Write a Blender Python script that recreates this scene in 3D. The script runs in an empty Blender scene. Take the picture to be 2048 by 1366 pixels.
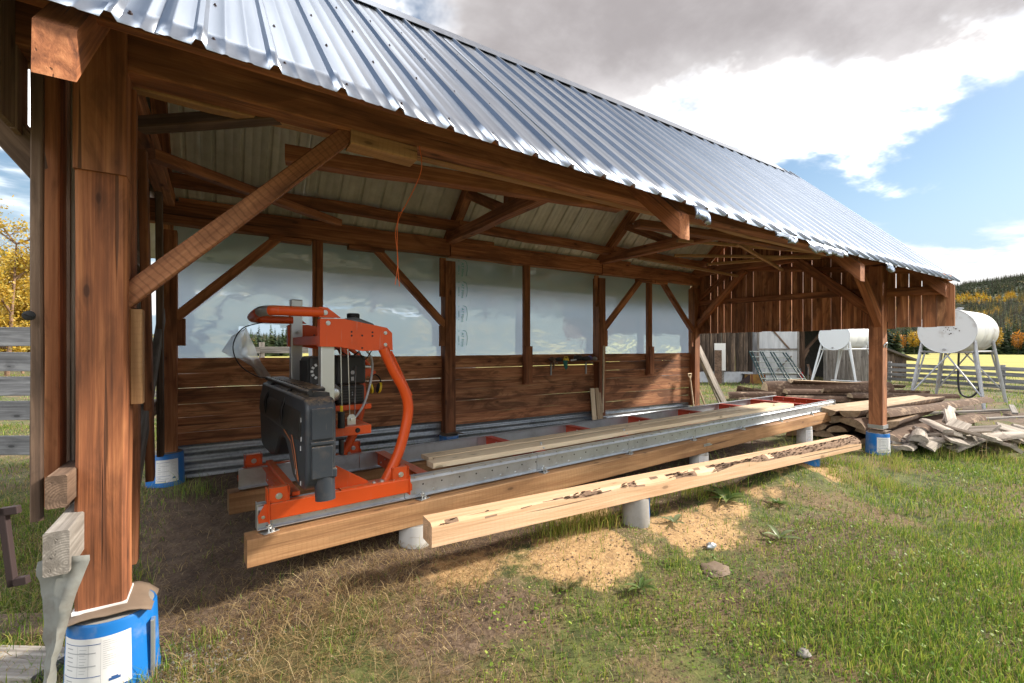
import bpy, math, random
import numpy as np
from mathutils import Vector, Matrix, noise as mnoise
R = math.radians
random.seed(7); RNG = np.random.default_rng(11)
sc = bpy.context.scene
COL = sc.collection
# ------------------------------------------------------------------ camera
cam = bpy.data.cameras.new('camera'); cam.sensor_width = 36; cam.lens = 16.0
cam.shift_y = 12 / 2048; cam.clip_start = 0.05; cam.clip_end = 6000
co = bpy.data.objects.new('camera', cam); COL.objects.link(co)
co.location = (0, 0, 1.6); co.rotation_euler = (R(90), 0, R(-32.5)); sc.camera = co
sc.view_settings.view_transform = 'Standard'; sc.view_settings.look = 'None'
sc.view_settings.exposure = 1.97; sc.view_settings.gamma = 1
sc.cycles.use_denoising = True; sc.cycles.max_bounces = 8; sc.cycles.transparent_max_bounces = 12
sc.cycles.sample_clamp_indirect = 6

# ------------------------------------------------------------------ node helper
class NT:
    def __init__(s, tree):
        s.t = tree; s.t.nodes.clear()
    def n(s, typ, ins=None, **props):
        nd = s.t.nodes.new(typ)
        for k, v in props.items(): setattr(nd, k, v)
        for k, v in (ins or {}).items(): s.set(nd, k, v)
        return nd
    def set(s, nd, k, v):
        sock = nd.inputs[k]
        if isinstance(v, bpy.types.NodeSocket): s.t.links.new(v, sock)
        elif isinstance(v, bpy.types.Node): s.t.links.new(v.outputs[0], sock)
        else:
            if hasattr(sock.default_value, '__len__') and not isinstance(v, (tuple, list)): v = (v,) * len(sock.default_value)
            if hasattr(sock.default_value, '__len__') and len(v) == 3 and len(sock.default_value) == 4: v = (*v, 1)
            sock.default_value = v
    def math(s, op, a, b=0.0, c=0.0, clamp=False):
        nd = s.n('ShaderNodeMath', {0: a, 1: b, 2: c}, operation=op); nd.use_clamp = clamp; return nd.outputs[0]
    def vmath(s, op, a, b=(0, 0, 0)):
        nd = s.n('ShaderNodeVectorMath', {0: a, 1: b}, operation=op)
        return nd.outputs['Value'] if op in ('DOT_PRODUCT', 'LENGTH') else nd.outputs[0]
    def noise(s, vec, scale, detail=4, rough=.55, dist=0.0):
        return s.n('ShaderNodeTexNoise', {'Vector': vec, 'Scale': scale, 'Detail': detail, 'Roughness': rough, 'Distortion': dist}).outputs['Fac']
    def ramp(s, fac, stops, interp='LINEAR'):
        nd = s.n('ShaderNodeValToRGB', {'Fac': fac}); cr = nd.color_ramp; cr.interpolation = interp
        while len(cr.elements) < len(stops): cr.elements.new(0.5)
        for e, (p, c) in zip(cr.elements, stops):
            e.position = p; e.color = (*c, 1) if hasattr(c, '__len__') else (c, c, c, 1)
        return nd.outputs['Color']
    def smooth(s, x, a, b):
        return s.n('ShaderNodeMapRange', {'Value': x, 'From Min': a, 'From Max': b, 'To Min': 0.0, 'To Max': 1.0}, interpolation_type='SMOOTHSTEP').outputs[0]
    def mix(s, fac, a, b, mode='MIX'):
        nd = s.n('ShaderNodeMix', data_type='RGBA', blend_type=mode)
        s.set(nd, 0, fac)
        for i, v in ((6, a), (7, b)): s.set(nd, i, v)
        return nd.outputs[2]
    def mapping(s, vec, scale=(1, 1, 1), loc=(0, 0, 0)):
        return s.n('ShaderNodeMapping', {'Vector': vec, 'Scale': scale, 'Location': loc}).outputs[0]

# ------------------------------------------------------------------ world: sky with broken cloud
SUN_DIR = Vector((math.cos(R(34)) * math.cos(R(-22)), math.cos(R(34)) * math.sin(R(-22)), math.sin(R(34))))
wd = bpy.data.worlds.new('World'); sc.world = wd; wd.use_nodes = True
w = NT(wd.node_tree)
sky = w.n('ShaderNodeTexSky', sky_type='NISHITA'); sky.sun_disc = False
sky.sun_elevation = R(34); sky.sun_rotation = math.atan2(SUN_DIR.x, SUN_DIR.y); sky.air_density = 1.0; sky.dust_density = 0.6; sky.ozone_density = 1.6
tc = w.n('ShaderNodeTexCoord').outputs['Generated']
dirn = w.vmath('NORMALIZE', tc)
sep = w.n('ShaderNodeSeparateXYZ', {0: dirn})
dz = sep.outputs[2]
flat = w.vmath('DIVIDE', dirn, w.n('ShaderNodeCombineXYZ', {0: w.math('ADD', w.math('MAXIMUM', dz, 0.0), 0.18), 1: w.math('ADD', w.math('MAXIMUM', dz, 0.0), 0.18), 2: 1.0}))
n1 = w.noise(w.mapping(flat, (.8, .8, .25), (3.1, 1.7, 0)), 1.0, 7, .55, .25)
n2 = w.noise(w.mapping(flat, (2.2, 2.2, .6), (7.3, 4.7, 0)), 1.0, 6, .6, .15)
def dray(px, py):
    r = (px - 1024) / 910; u = (695 - py) / 910; a = R(32.5)
    return Vector((math.sin(a) + r * math.cos(a), math.cos(a) - r * math.sin(a), u)).normalized()
deck_n = dray(2080, 60).cross(dray(1480, 345)).normalized()          # lower rim of the big cloud deck
if deck_n.z < 0: deck_n = -deck_n
deck = w.vmath('DOT_PRODUCT', dirn, tuple(deck_n))
la = dray(800, 695); left_n = Vector((la.y, -la.x, 0)).normalized()                # the deck ends above the left half of the roof
side = w.vmath('DOT_PRODUCT', dirn, tuple(left_n))
deck = w.math('MINIMUM', deck, w.math('MULTIPLY', w.math('ADD', side, .04), .8))
cov = w.math('ADD', w.math('MULTIPLY', deck, 2.2), w.math('MULTIPLY', w.math('SUBTRACT', n1, .5), 1.5))
cov = w.math('ADD', cov, w.math('MULTIPLY', w.math('SUBTRACT', n2, .5), .55))
low = w.math('MULTIPLY', w.smooth(dz, .30, .10), w.smooth(dz, .02, .09))   # a low bank of cumulus near the horizon
cov2 = w.math('ADD', w.math('MULTIPLY', w.math('SUBTRACT', n1, .52), 2.4), w.math('MULTIPLY', w.math('SUBTRACT', n2, .5), .8))
cov2 = w.math('MULTIPLY', w.math('ADD', cov2, .22), low)
n3 = w.noise(w.mapping(flat, (.62, .62, .2), (8.2, 30.4, 0)), 1.0, 7, .58, .3)
cov3 = w.math('ADD', w.math('MULTIPLY', w.math('SUBTRACT', n3, .455), 2.0), w.math('MULTIPLY', w.math('SUBTRACT', n2, .5), .35))
a1 = w.smooth(cov, -.04, .20); a2 = w.smooth(cov2, .04, .22); a3 = w.math('MULTIPLY', w.smooth(cov3, .0, .2), w.smooth(dz, .12, .3))
alpha = w.math('MAXIMUM', w.math('MAXIMUM', a1, a2), a3)
thick = w.smooth(w.math('ADD', w.math('MULTIPLY', deck, 1.0), w.math('MULTIPLY', w.math('SUBTRACT', n1, .5), .9)), -.04, .17)
ccol = w.ramp(thick, [(0.0, (.34, .335, .33)), (.4, (.20, .19, .188)), (1.0, (.126, .115, .114))])
ccol = w.mix(w.math('MULTIPLY', w.smooth(n2, .35, .7), .3), ccol, (.36, .345, .345))
ccol = w.mix(w.math('MULTIPLY', w.math('SUBTRACT', 1.0, a1), a3), ccol, (1.35, 1.33, 1.30))       # added cumulus away from the deck, made overbright for fill light
skyc = w.vmath('MULTIPLY', sky.outputs[0], (.037, .039, .037))
haze = w.mix(w.smooth(dz, .34, .0), skyc, (.15, .186, .215))
final = w.mix(w.math('MULTIPLY', alpha, .96), haze, ccol)
bg = w.n('ShaderNodeBackground', {'Color': final, 'Strength': 1.0})
w.n('ShaderNodeOutputWorld', {'Surface': bg})
# ------------------------------------------------------------------ sun
sl = bpy.data.lights.new('sun', 'SUN'); sl.energy = 2.0; sl.angle = R(6); sl.color = (1, .91, .78)
so = bpy.data.objects.new('sun', sl); COL.objects.link(so)
so.rotation_euler = SUN_DIR.to_track_quat('Z', 'Y').to_euler(); so.location = (30, -15, 25)

# ------------------------------------------------------------------ mesh helpers
def tag(o, label=None, cat=None, group=None, kind=None):
    if label: o['label'] = label
    if cat: o['category'] = cat
    if group: o['group'] = group
    if kind: o['kind'] = kind
    return o
def empty(name, loc, rz=0.0, label=None, cat=None, group=None):
    o = bpy.data.objects.new(name, None); COL.objects.link(o); o.empty_display_size = .1
    o.location = loc; o.rotation_euler = (0, 0, rz)
    return tag(o, label, cat, group)
def attach(o, root, world=True):
    o.parent = root
    if world:
        M = Matrix.Identity(4); p = root
        while p: M = p.matrix_basis @ M if p.parent is None else p.matrix_parent_inverse @ p.matrix_basis @ M; p = p.parent
        o.matrix_parent_inverse = M.inverted()
    return o
def link(name, me, mats, parent=None, world=True, smooth=None):
    for m in (mats if isinstance(mats, (list, tuple)) else [mats]): me.materials.append(M[m])
    o = bpy.data.objects.new(name, me); COL.objects.link(o)
    if smooth is not None:
        me.shade_smooth(); me.set_sharp_from_angle(angle=R(smooth))
    if parent: attach(o, parent, world)
    return o
class B:
    def __init__(s): s.v = []; s.f = []; s.m = []
    def add(s, vs, fs, mi=0, T=None):
        k = len(s.v)
        s.v += [tuple(T @ Vector(p)) if T else tuple(p) for p in vs]
        s.f += [tuple(i + k for i in f) for f in fs]; s.m += [mi] * len(fs); return s
    def box(s, a, b, mi=0, T=None):
        (x0, y0, z0), (x1, y1, z1) = a, b
        return s.add([(x0, y0, z0), (x1, y0, z0), (x1, y1, z0), (x0, y1, z0), (x0, y0, z1), (x1, y0, z1), (x1, y1, z1), (x0, y1, z1)],
                     [(0, 3, 2, 1), (4, 5, 6, 7), (0, 1, 5, 4), (1, 2, 6, 5), (2, 3, 7, 6), (3, 0, 4, 7)], mi, T)
    def prism(s, poly, a, b, axis=1, mi=0, T=None):
        n = len(poly); vs = []
        for t in (a, b):
            for p, q in poly: vs.append({0: (t, p, q), 1: (p, t, q), 2: (p, q, t)}[axis])
        fs = [tuple(range(n)), tuple(range(2 * n - 1, n - 1, -1))] + [(i, i + n, (i + 1) % n + n, (i + 1) % n) for i in range(n)]
        area = sum(poly[i][0] * poly[(i + 1) % n][1] - poly[(i + 1) % n][0] * poly[i][1] for i in range(n))
        flip = (area > 0) == (axis != 1) if b > a else (area > 0) != (axis != 1)
        if flip: fs = [tuple(reversed(f)) for f in fs]
        return s.add(vs, fs, mi, T)
    def tube(s, pts, r, n=10, mi=0, cap=True):
        pts = [Vector(p) for p in pts]; k = len(pts); vs = []
        rr = r if hasattr(r, '__len__') else [r] * k
        t0 = (pts[1] - pts[0]).normalized()
        up = Vector((0, 0, 1)) if abs(t0.z) < .9 else Vector((1, 0, 0))
        u = t0.cross(up).normalized()
        for i, p in enumerate(pts):
            t = (pts[min(i + 1, k - 1)] - pts[max(i - 1, 0)]).normalized()
            u = (u - t * u.dot(t)).normalized(); v = t.cross(u)
            vs += [p + (u * math.cos(2 * math.pi * j / n) + v * math.sin(2 * math.pi * j / n)) * rr[i] for j in range(n)]
        fs = [(i * n + j, i * n + (j + 1) % n, (i + 1) * n + (j + 1) % n, (i + 1) * n + j) for i in range(k - 1) for j in range(n)]
        if cap: fs += [tuple(range(n - 1, -1, -1)), tuple(range((k - 1) * n, k * n))]
        return s.add(vs, fs, mi)
    def lathe(s, prof, n=24, c=(0, 0, 0), mi=0, T=None):
        k = len(prof); vs = [(c[0] + r * math.cos(2 * math.pi * j / n), c[1] + r * math.sin(2 * math.pi * j / n), c[2] + z) for r, z in prof for j in range(n)]
        fs = [(i * n + j, i * n + (j + 1) % n, (i + 1) * n + (j + 1) % n, (i + 1) * n + j) for i in range(k - 1) for j in range(n)]
        fs += [tuple(range(n - 1, -1, -1)), tuple(range((k - 1) * n, k * n))]
        return s.add(vs, fs, mi, T)
    def mesh(s, name):
        me = bpy.data.meshes.new(name); me.from_pydata(s.v, [], s.f)
        me.polygons.foreach_set('material_index', s.m); me.update(); return me
    def obj(s, name, mats, parent=None, world=True, smooth=None, bev=0):
        o = link(name, s.mesh(name), mats, parent, world, smooth)
        if bev:
            b = o.modifiers.new('bevel', 'BEVEL'); b.width = bev; b.segments = 2; b.limit_method = 'ANGLE'; b.angle_limit = R(40)
        return o
def spline(pts, k=6):
    pts = [Vector(p) for p in pts]; out = []
    for i in range(len(pts) - 1):
        p0, p1, p2, p3 = pts[max(i - 1, 0)], pts[i], pts[i + 1], pts[min(i + 2, len(pts) - 1)]
        for j in range(k):
            t = j / k
            out.append(.5 * ((2 * p1) + (-p0 + p2) * t + (2 * p0 - 5 * p1 + 4 * p2 - p3) * t * t + (-p0 + 3 * p1 - 3 * p2 + p3) * t ** 3))
    return out + [pts[-1]]
def frame(p0, p1, roll=0.0):
    p0, p1 = Vector(p0), Vector(p1); x = (p1 - p0).normalized()
    up = Vector((0, 0, 1)) if abs(x.z) < .98 else Vector((0, -1, 0))
    y = up.cross(x).normalized(); z = x.cross(y)
    m = Matrix((x, y, z)).transposed().to_4x4(); m.translation = p0
    return m @ Matrix.Rotation(roll, 4, 'X'), (p1 - p0).length
def timber(name, p0, p1, wid, hgt, mat, parent=None, roll=0.0, seg=3, wob=.003, ch=.006, wane=0.0, world=True):
    """one sawn piece, local X along its length (the grain follows it); wid is local Y, hgt is local Z, centred on the line"""
    T, L = frame(p0, p1, roll); seed = random.random() * 100
    vs = []; a, b = wid / 2, hgt / 2; c = min(ch, a * .5, b * .5)
    sec = [(-a + c, -b), (a - c, -b), (a, -b + c), (a, b - c), (a - c, b), (-a + c, b), (-a, b - c), (-a, -b + c)]
    for i in range(seg + 1):
        t = i / seg
        oy = mnoise.noise((t * L * 1.3, seed, 0)) * wob * 2; oz = mnoise.noise((t * L * 1.3, seed, 9)) * wob * 2
        wv = max(0.0, mnoise.noise((t * L * 2.1, seed, 20)) + .25) * wane
        for k, (y, z) in enumerate(sec):
            if wane and k in (0, 7): y += wv * .8; z += wv * .5
            if wane and k in (1, 2): y -= wv * .3; z += wv * .3
            vs.append((t * L, y + oy, z + oz))
    fs = [(i * 8 + (j + 1) % 8, i * 8 + j, (i + 1) * 8 + j, (i + 1) * 8 + (j + 1) % 8) for i in range(seg) for j in range(8)]
    fs += [tuple(range(8)), tuple(range((seg + 1) * 8 - 1, seg * 8 - 1, -1))]
    fs = [tuple(reversed(f)) for f in fs]
    me = bpy.data.meshes.new(name); me.from_pydata(vs, [], fs); me.update()
    me.materials.append(M[mat]); o = bpy.data.objects.new(name, me); COL.objects.link(o)
    o.matrix_basis = T
    if parent: attach(o, parent, world)
    return o
def fast_mesh(name, verts, faces_flat, sizes, col=None):
    me = bpy.data.meshes.new(name); me.vertices.add(len(verts)); me.vertices.foreach_set('co', np.asarray(verts, np.float32).ravel())
    me.loops.add(len(faces_flat)); me.loops.foreach_set('vertex_index', np.asarray(faces_flat, np.int32))
    me.polygons.add(len(sizes)); sizes = np.asarray(sizes, np.int32)
    me.polygons.foreach_set('loop_start', np.concatenate(([0], np.cumsum(sizes)[:-1])).astype(np.int32)); me.polygons.foreach_set('loop_total', sizes)
    me.update(calc_edges=True)
    if col is not None:
        at = me.color_attributes.new('col', 'FLOAT_COLOR', 'POINT')
        at.data.foreach_set('color', np.concatenate((np.asarray(col, np.float32), np.ones((len(col), 1), np.float32)), 1).ravel())
    return me
# ------------------------------------------------------------------ materials
M = {}
def material(name):
    m = bpy.data.materials.new(name); m.use_nodes = True; M[name] = m; return NT(m.node_tree)
def out(t, bsdf, disp=None):
    t.n('ShaderNodeOutputMaterial', {'Surface': bsdf})
def pbr(t, col, rough=.6, metal=0.0, bump=None, bstr=.3, bdist=.004, **kw):
    ins = {'Base Color': col, 'Roughness': rough, 'Metallic': metal}; ins.update(kw)
    if bump is not None: ins['Normal'] = t.n('ShaderNodeBump', {'Height': bump, 'Strength': bstr, 'Distance': bdist})
    return t.n('ShaderNodeBsdfPrincipled', ins)
def ocoord(t):
    tx = t.n('ShaderNodeTexCoord'); inf = t.n('ShaderNodeObjectInfo')
    off = t.vmath('MULTIPLY', t.n('ShaderNodeCombineXYZ', {0: inf.outputs['Random'], 1: inf.outputs['Random'], 2: inf.outputs['Random']}), (37.0, 53.0, 71.0))
    return t.vmath('ADD', tx.outputs['Object'], off), tx, inf
def wood(name, dark, mid, light, stain=.5, rough=.78, knots=True, saw=0.0, ringcol=None, grain=22.0, vary=.25):
    t = material(name); p, tx, inf = ocoord(t)
    g1 = t.noise(t.mapping(p, (1.1, grain, grain)), 1.0, 5, .6, .6)
    g2 = t.noise(t.mapping(p, (.5, 4.0, 4.0)), 1.0, 3, .5, 1.2)
    g3 = t.noise(p, 2.4, 5, .6)
    f = t.math('ADD', t.math('MULTIPLY', g1, .6), t.math('MULTIPLY', g2, .4))
    g4 = t.noise(t.mapping(p, (.7, grain * 3.2, grain * 3.2)), 1.0, 3, .6, .4)
    f = t.math('ADD', t.math('MULTIPLY', f, .8), t.math('MULTIPLY', g4, .2))
    c = t.ramp(f, [(.38, dark), (.5, mid), (.62, light)])
    ck = t.smooth(t.noise(t.mapping(p, (.45, grain * 1.3, grain * 1.3), (5, 3, 1)), 1.0, 2, .5, .3), .675, .71)
    c = t.mix(t.math('MULTIPLY', ck, .75), c, tuple(x * .30 for x in dark))
    c = t.mix(t.math('MULTIPLY', t.smooth(t.noise(t.mapping(p, (1.6, 5.0, 5.0)), 1.0, 5, .65, .8), .47, .62), stain), c, tuple(x * .36 for x in mid))
    if knots:
        vo = t.n('ShaderNodeTexVoronoi', {'Vector': t.mapping(p, (2.6, 7.0, 7.0)), 'Scale': 1.0, 'Randomness': 1.0})
        kn = t.smooth(vo.outputs['Distance'], .115, .075); kr = t.smooth(vo.outputs['Distance'], .24, .12)
        c = t.mix(t.math('MULTIPLY', kr, .35), c, tuple(x * .8 for x in dark)); c = t.mix(t.math('MULTIPLY', kn, .75), c, tuple(x * .45 for x in dark))
    if saw:
        wv = t.n('ShaderNodeTexWave', {'Vector': p, 'Scale': 9.0, 'Distortion': 5.0, 'Detail': 3.0}, bands_direction='X').outputs['Fac']
        c = t.mix(t.math('MULTIPLY', t.smooth(wv, .75, .95), saw), c, dark)
    sp = t.n('ShaderNodeSeparateXYZ', {0: tx.outputs['Normal']})
    end = t.math('GREATER_THAN', t.math('ABSOLUTE', sp.outputs[0]), .85)
    so_ = t.n('ShaderNodeSeparateXYZ', {0: p})
    rr = t.n('ShaderNodeTexWave', {'Vector': t.mapping(tx.outputs['Object'], (0, 1, 1), (0, .03, .045)), 'Scale': 30.0, 'Distortion': 1.2, 'Detail': 2.0}, wave_type='RINGS', rings_direction='X').outputs['Fac']
    ec = t.mix(t.math('MULTIPLY', rr, .55), ringcol or tuple(x * .72 for x in mid), tuple(min(1, x * 1.05) for x in light))
    ec = t.mix(t.smooth(t.noise(p, 14, 4, .6), .40, .62), ec, tuple(x * .6 for x in mid))
    c = t.mix(end, c, ec)
    hv = t.n('ShaderNodeHueSaturation', {'Color': c, 'Value': t.math('ADD', 1 - vary, t.math('MULTIPLY', inf.outputs['Random'], 2 * vary))})
    out(t, pbr(t, hv.outputs[0], rough, bump=t.math('SUBTRACT', t.math('ADD', g1, t.math('MULTIPLY', g4, .5)), ck), bstr=.6, bdist=.006))
wood('wood_red', (.14, .049, .023), (.35, .130, .055), (.54, .235, .105), .5, vary=.2)
wood('wood_sawn', (.12, .042, .020), (.34, .135, .062), (.50, .22, .105), .4, saw=.38)
wood('wood_board', (.13, .048, .023), (.40, .16, .070), (.66, .33, .16), .75, vary=.22)
wood('wood_post', (.10, .035, .016), (.29, .100, .039), (.50, .20, .08), .5)
wood('wood_old', (.075, .044, .030), (.17, .105, .07), (.30, .20, .14), .5)
wood('wood_grey', (.13, .115, .10), (.27, .245, .22), (.43, .40, .37), .35, .85)
wood('wood_fence', (.11, .11, .115), (.24, .24, .25), (.40, .40, .41), .3, .85)
wood('wood_barn', (.045, .033, .026), (.13, .095, .072), (.30, .21, .145), .5, .85, vary=.45)
wood('wood_shaded', (.008, .006, .005), (.022, .017, .014), (.05, .038, .03), .3)  # barn wood blackened, shade of the unlit interior put in its colour
wood('wood_fresh', (.60, .36, .20), (.74, .48, .29), (.82, .58, .38), .05, .7, True, .12, vary=.08)
wood('wood_lumber', (.62, .46, .28), (.76, .60, .41), (.84, .71, .52), .05, .65, True, .05, vary=.08)
wood('wood_sill', (.30, .15, .065), (.44, .235, .105), (.56, .33, .16), .25, .7, True, .2, vary=.1)
wood('wood_slab', (.30, .20, .12), (.48, .35, .22), (.64, .50, .34), .25, .75, False, .15, vary=.2)
wood('wood_scrap', (.18, .15, .12), (.36, .31, .26), (.60, .54, .46), .2, .8, False, .1, vary=.25)
def simple(name, col, rough=.5, metal=0.0, nscale=8.0, var=.25, bump=.1, dirt=None, dirt_amt=.4, dust=0.0, **kw):
    t = material(name); p, tx, inf = ocoord(t)
    a = t.noise(p, nscale, 5, .6); b = t.noise(p, nscale * .22, 4, .6)
    c = t.mix(t.math('MULTIPLY', t.smooth(b, .35, .7), var), col, tuple(x * .55 for x in col))
    if dirt: c = t.mix(t.math('MULTIPLY', t.smooth(t.math('ADD', t.math('MULTIPLY', a, .5), t.math('MULTIPLY', b, .5)), .5, .66), dirt_amt), c, dirt)
    if dust:                                                          # sawdust settled on what faces up
        nz = t.n('ShaderNodeSeparateXYZ', {0: t.n('ShaderNodeNewGeometry').outputs['Normal']}).outputs[2]; dn = t.noise(p, 40, 4, .7)
        c = t.mix(t.math('MULTIPLY', t.math('MULTIPLY', t.smooth(nz, .35, .9), t.smooth(dn, .38, .62)), dust), c, (.42, .29, .16))
        c = t.mix(t.math('MULTIPLY', t.smooth(t.noise(t.mapping(p, (60, 60, 4)), 1.0, 2, .5), .66, .74), .18), c, (.42, .36, .30))
    out(t, pbr(t, c, t.math('ADD', rough - .06, t.math('MULTIPLY', a, .14)), metal, a, bump, .003, **kw))
simple('orange', (.70, .085, .010), .40, 0, 5, .15, .03, (.24, .05, .02), .3, dust=.55)
simple('red_bunk', (.50, .045, .012), .45, 0, 5, .2, .03, (.35, .2, .1), .25)
simple('zinc', (.60, .64, .68), .38, .75, 26, .3, .06, (.35, .36, .36), .3)
simple('alu', (.66, .68, .69), .34, .8, 6, .12, .03)
simple('bolt', (.6, .61, .6), .3, .9, 20, .1, .02)
simple('black_plastic', (.020, .020, .022), .42, 0, 14, .15, .05, (.10, .085, .07), .3, dust=.6)
simple('slate_plastic', (.032, .040, .053), .42, 0, 18, .1, .08, (.12, .10, .085), .3, dust=.5)
simple('engine_black', (.022, .022, .024), .5, 0, 20, .1, .08, dust=.5)
simple('grey_plastic', (.16, .17, .18), .45)
simple('white_paint', (.78, .78, .76), .45, 0, 4, .08, .03)
simple('tank_white', (.62, .64, .66), .42, 0, 4.5, .15, .05, (.22, .16, .12), .55)
simple('tank_clean', (.72, .76, .80), .4, 0, 2.5, .06, .03)
simple('stand_steel', (.42, .44, .47), .45, .4, 9, .3, .05, (.22, .13, .08), .5)
simple('rust', (.20, .075, .030), .8, .2, 9, .5, .2)
simple('iron', (.055, .035, .035), .7, .3, 9, .4, .2)
simple('rusty_yellow', (.38, .20, .045), .75, 0, 5, .5, .1, (.13, .06, .03), .8)
simple('gate_green', (.018, .055, .060), .4, 0, 8, .2, .03)
simple('gate_rail', (.50, .55, .52), .4, .3, 8, .2, .03)
simple('pail_blue', (.006, .155, .50), .38, 0, 9, .2, .03, (.34, .36, .36), .45)
simple('pail_white', (.46, .455, .44), .55, 0, 9, .35, .06, (.20, .16, .12), .8)
simple('label_white', (.78, .78, .79), .6, 0, 6, .08, .02, (.5, .45, .4), .15)
simple('label_blue', (.03, .10, .30), .5); simple('label_grey', (.42, .43, .46), .6); simple('label_yellow', (.75, .72, .30), .6)
simple('concrete', (.30, .285, .265), .9, 0, 30, .3, .4, (.22, .2, .17), .4)
simple('flashing', (.20, .145, .105), .85, 0, 40, .3, .3)
simple('housewrap', (.25, .26, .245), .75, 0, 9, .35, .5, (.12, .10, .08), .7)
simple('red_paint', (.55, .015, .03), .4); simple('yellow', (.80, .55, .02), .45); simple('teal', (.02, .16, .13), .7)
simple('blue_paint', (.03, .17, .42), .45); simple('rope', (.75, .16, .04), .7); simple('dark_cloth', (.05, .05, .055), .9); simple('violet', (.16, .14, .33), .8)
simple('rubber', (.012, .012, .014), .6); simple('bark', (.12, .072, .048), .95, 0, 12, .7, 1.0, (.36, .26, .18), 1.0)
simple('bark_pale', (.27, .17, .11), .9, 0, 14, .5, .9, (.07, .04, .028), .9)
simple('stone', (.30, .28, .26), .9, 0, 14, .4, .5); simple('whitewash', (.55, .58, .62), .9, 0, 3, .5, .3, (.25, .25, .26), .7)
simple('film_print', (.02, .30, .27), .5)
simple('decal', (.75, .24, .09), .5); simple('decal_white', (.62, .64, .66), .5)
simple('shingle', (.13, .11, .10), .9, 0, 12, .4, .4)
# corrugated sheet: bare galvalume
t = material('roof_metal'); p, tx, inf = ocoord(t)
a = t.noise(t.mapping(p, (9, 1.0, 1.0)), 1.0, 5, .6); b = t.noise(p, 60, 2, .5)
c = t.ramp(a, [(.3, (.36, .41, .49)), (.7, (.47, .52, .60))])
out(t, pbr(t, c, t.math('ADD', .27, t.math('MULTIPLY', a, .10)), .9, b, .012, .001))
t = material('roof_under'); p, tx, inf = ocoord(t)
a = t.noise(t.mapping(p, (5, 1.0, 1.0)), 1.0, 5, .6); b = t.noise(p, 9, 4, .6)
out(t, pbr(t, t.ramp(t.math('ADD', t.math('MULTIPLY', a, .6), t.math('MULTIPLY', b, .4)), [(.35, (.56, .55, .51)), (.65, (.82, .80, .75))]), .5, .15, b, .05, .001))
t = material('skirt_metal'); p, tx, inf = ocoord(t)
a = t.noise(t.mapping(p, (1.2, 3, 9)), 1.0, 6, .65); b = t.noise(p, 30, 3, .6)
c = t.ramp(t.math('ADD', t.math('MULTIPLY', a, .7), t.math('MULTIPLY', b, .3)), [(.35, (.20, .22, .24)), (.5, (.44, .48, .52)), (.68, (.64, .67, .70))])
out(t, pbr(t, c, .42, .75, b, .1, .002))
# polythene film: glossy, milky, lets some daylight through; blue tint paints in reflected sky
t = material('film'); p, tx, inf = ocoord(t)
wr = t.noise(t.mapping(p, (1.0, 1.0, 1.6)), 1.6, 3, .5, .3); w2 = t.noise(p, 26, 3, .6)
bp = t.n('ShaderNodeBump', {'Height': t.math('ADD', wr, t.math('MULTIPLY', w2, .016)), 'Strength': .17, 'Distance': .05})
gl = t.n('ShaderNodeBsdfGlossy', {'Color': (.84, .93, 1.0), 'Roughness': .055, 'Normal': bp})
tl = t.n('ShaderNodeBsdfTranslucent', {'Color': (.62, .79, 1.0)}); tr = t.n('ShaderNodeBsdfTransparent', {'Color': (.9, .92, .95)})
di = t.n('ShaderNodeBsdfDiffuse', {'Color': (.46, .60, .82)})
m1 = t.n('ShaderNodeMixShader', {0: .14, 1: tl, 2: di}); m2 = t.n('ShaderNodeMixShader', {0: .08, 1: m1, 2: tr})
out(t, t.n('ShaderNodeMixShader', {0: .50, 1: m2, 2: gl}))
t = material('film_loose'); p, tx, inf = ocoord(t)
tl = t.n('ShaderNodeBsdfTranslucent', {'Color': (.8, .82, .84)}); tr = t.n('ShaderNodeBsdfTransparent', {'Color': (.95, .95, .95)}); gl = t.n('ShaderNodeBsdfGlossy', {'Color': (.9, .9, .9), 'Roughness': .2})
di = t.n('ShaderNodeBsdfDiffuse', {'Color': (.7, .72, .74)})
m0 = t.n('ShaderNodeMixShader', {0: .5, 1: tl, 2: di}); m1 = t.n('ShaderNodeMixShader', {0: .35, 1: m0, 2: tr}); out(t, t.n('ShaderNodeMixShader', {0: .2, 1: m1, 2: gl}))
t = material('tarp'); p, tx, inf = ocoord(t)
a = t.noise(t.mapping(p, (5, 5, .6)), 1.0, 4, .6)
out(t, pbr(t, t.ramp(a, [(.3, (.42, .44, .47)), (.7, (.66, .68, .70))]), .35, 0, a, .5, .03))
# ground: dirt, sawdust, turf, pasture mixed by a painted mask of what lies where
t = material('ground'); tx = t.n('ShaderNodeTexCoord').outputs['Object']
at = t.n('ShaderNodeAttribute', attribute_name='col'); ms = t.n('ShaderNodeSeparateColor', {0: at.outputs['Color']})
na = t.noise(tx, 1.3, 6, .65); nb = t.noise(tx, 9, 5, .65); nc = t.noise(tx, 45, 3, .6); nf = t.noise(tx, .05, 4, .6)
soil = t.ramp(t.math('ADD', t.math('MULTIPLY', nb, .6), t.math('MULTIPLY', nc, .4)), [(.34, (.045, .030, .022)), (.5, (.115, .075, .05)), (.66, (.21, .15, .10))])
turf = t.ramp(nb, [(.35, (.04, .05, .014)), (.55, (.10, .12, .028)), (.7, (.17, .17, .05))])
straw = t.ramp(nc, [(.3, (.085, .056, .030)), (.6, (.21, .145, .075))])
dust = t.ramp(t.math('ADD', t.math('MULTIPLY', nb, .5), t.math('MULTIPLY', nc, .5)), [(.3, (.22, .13, .065)), (.52, (.44, .28, .13)), (.7, (.60, .41, .21))])
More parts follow.
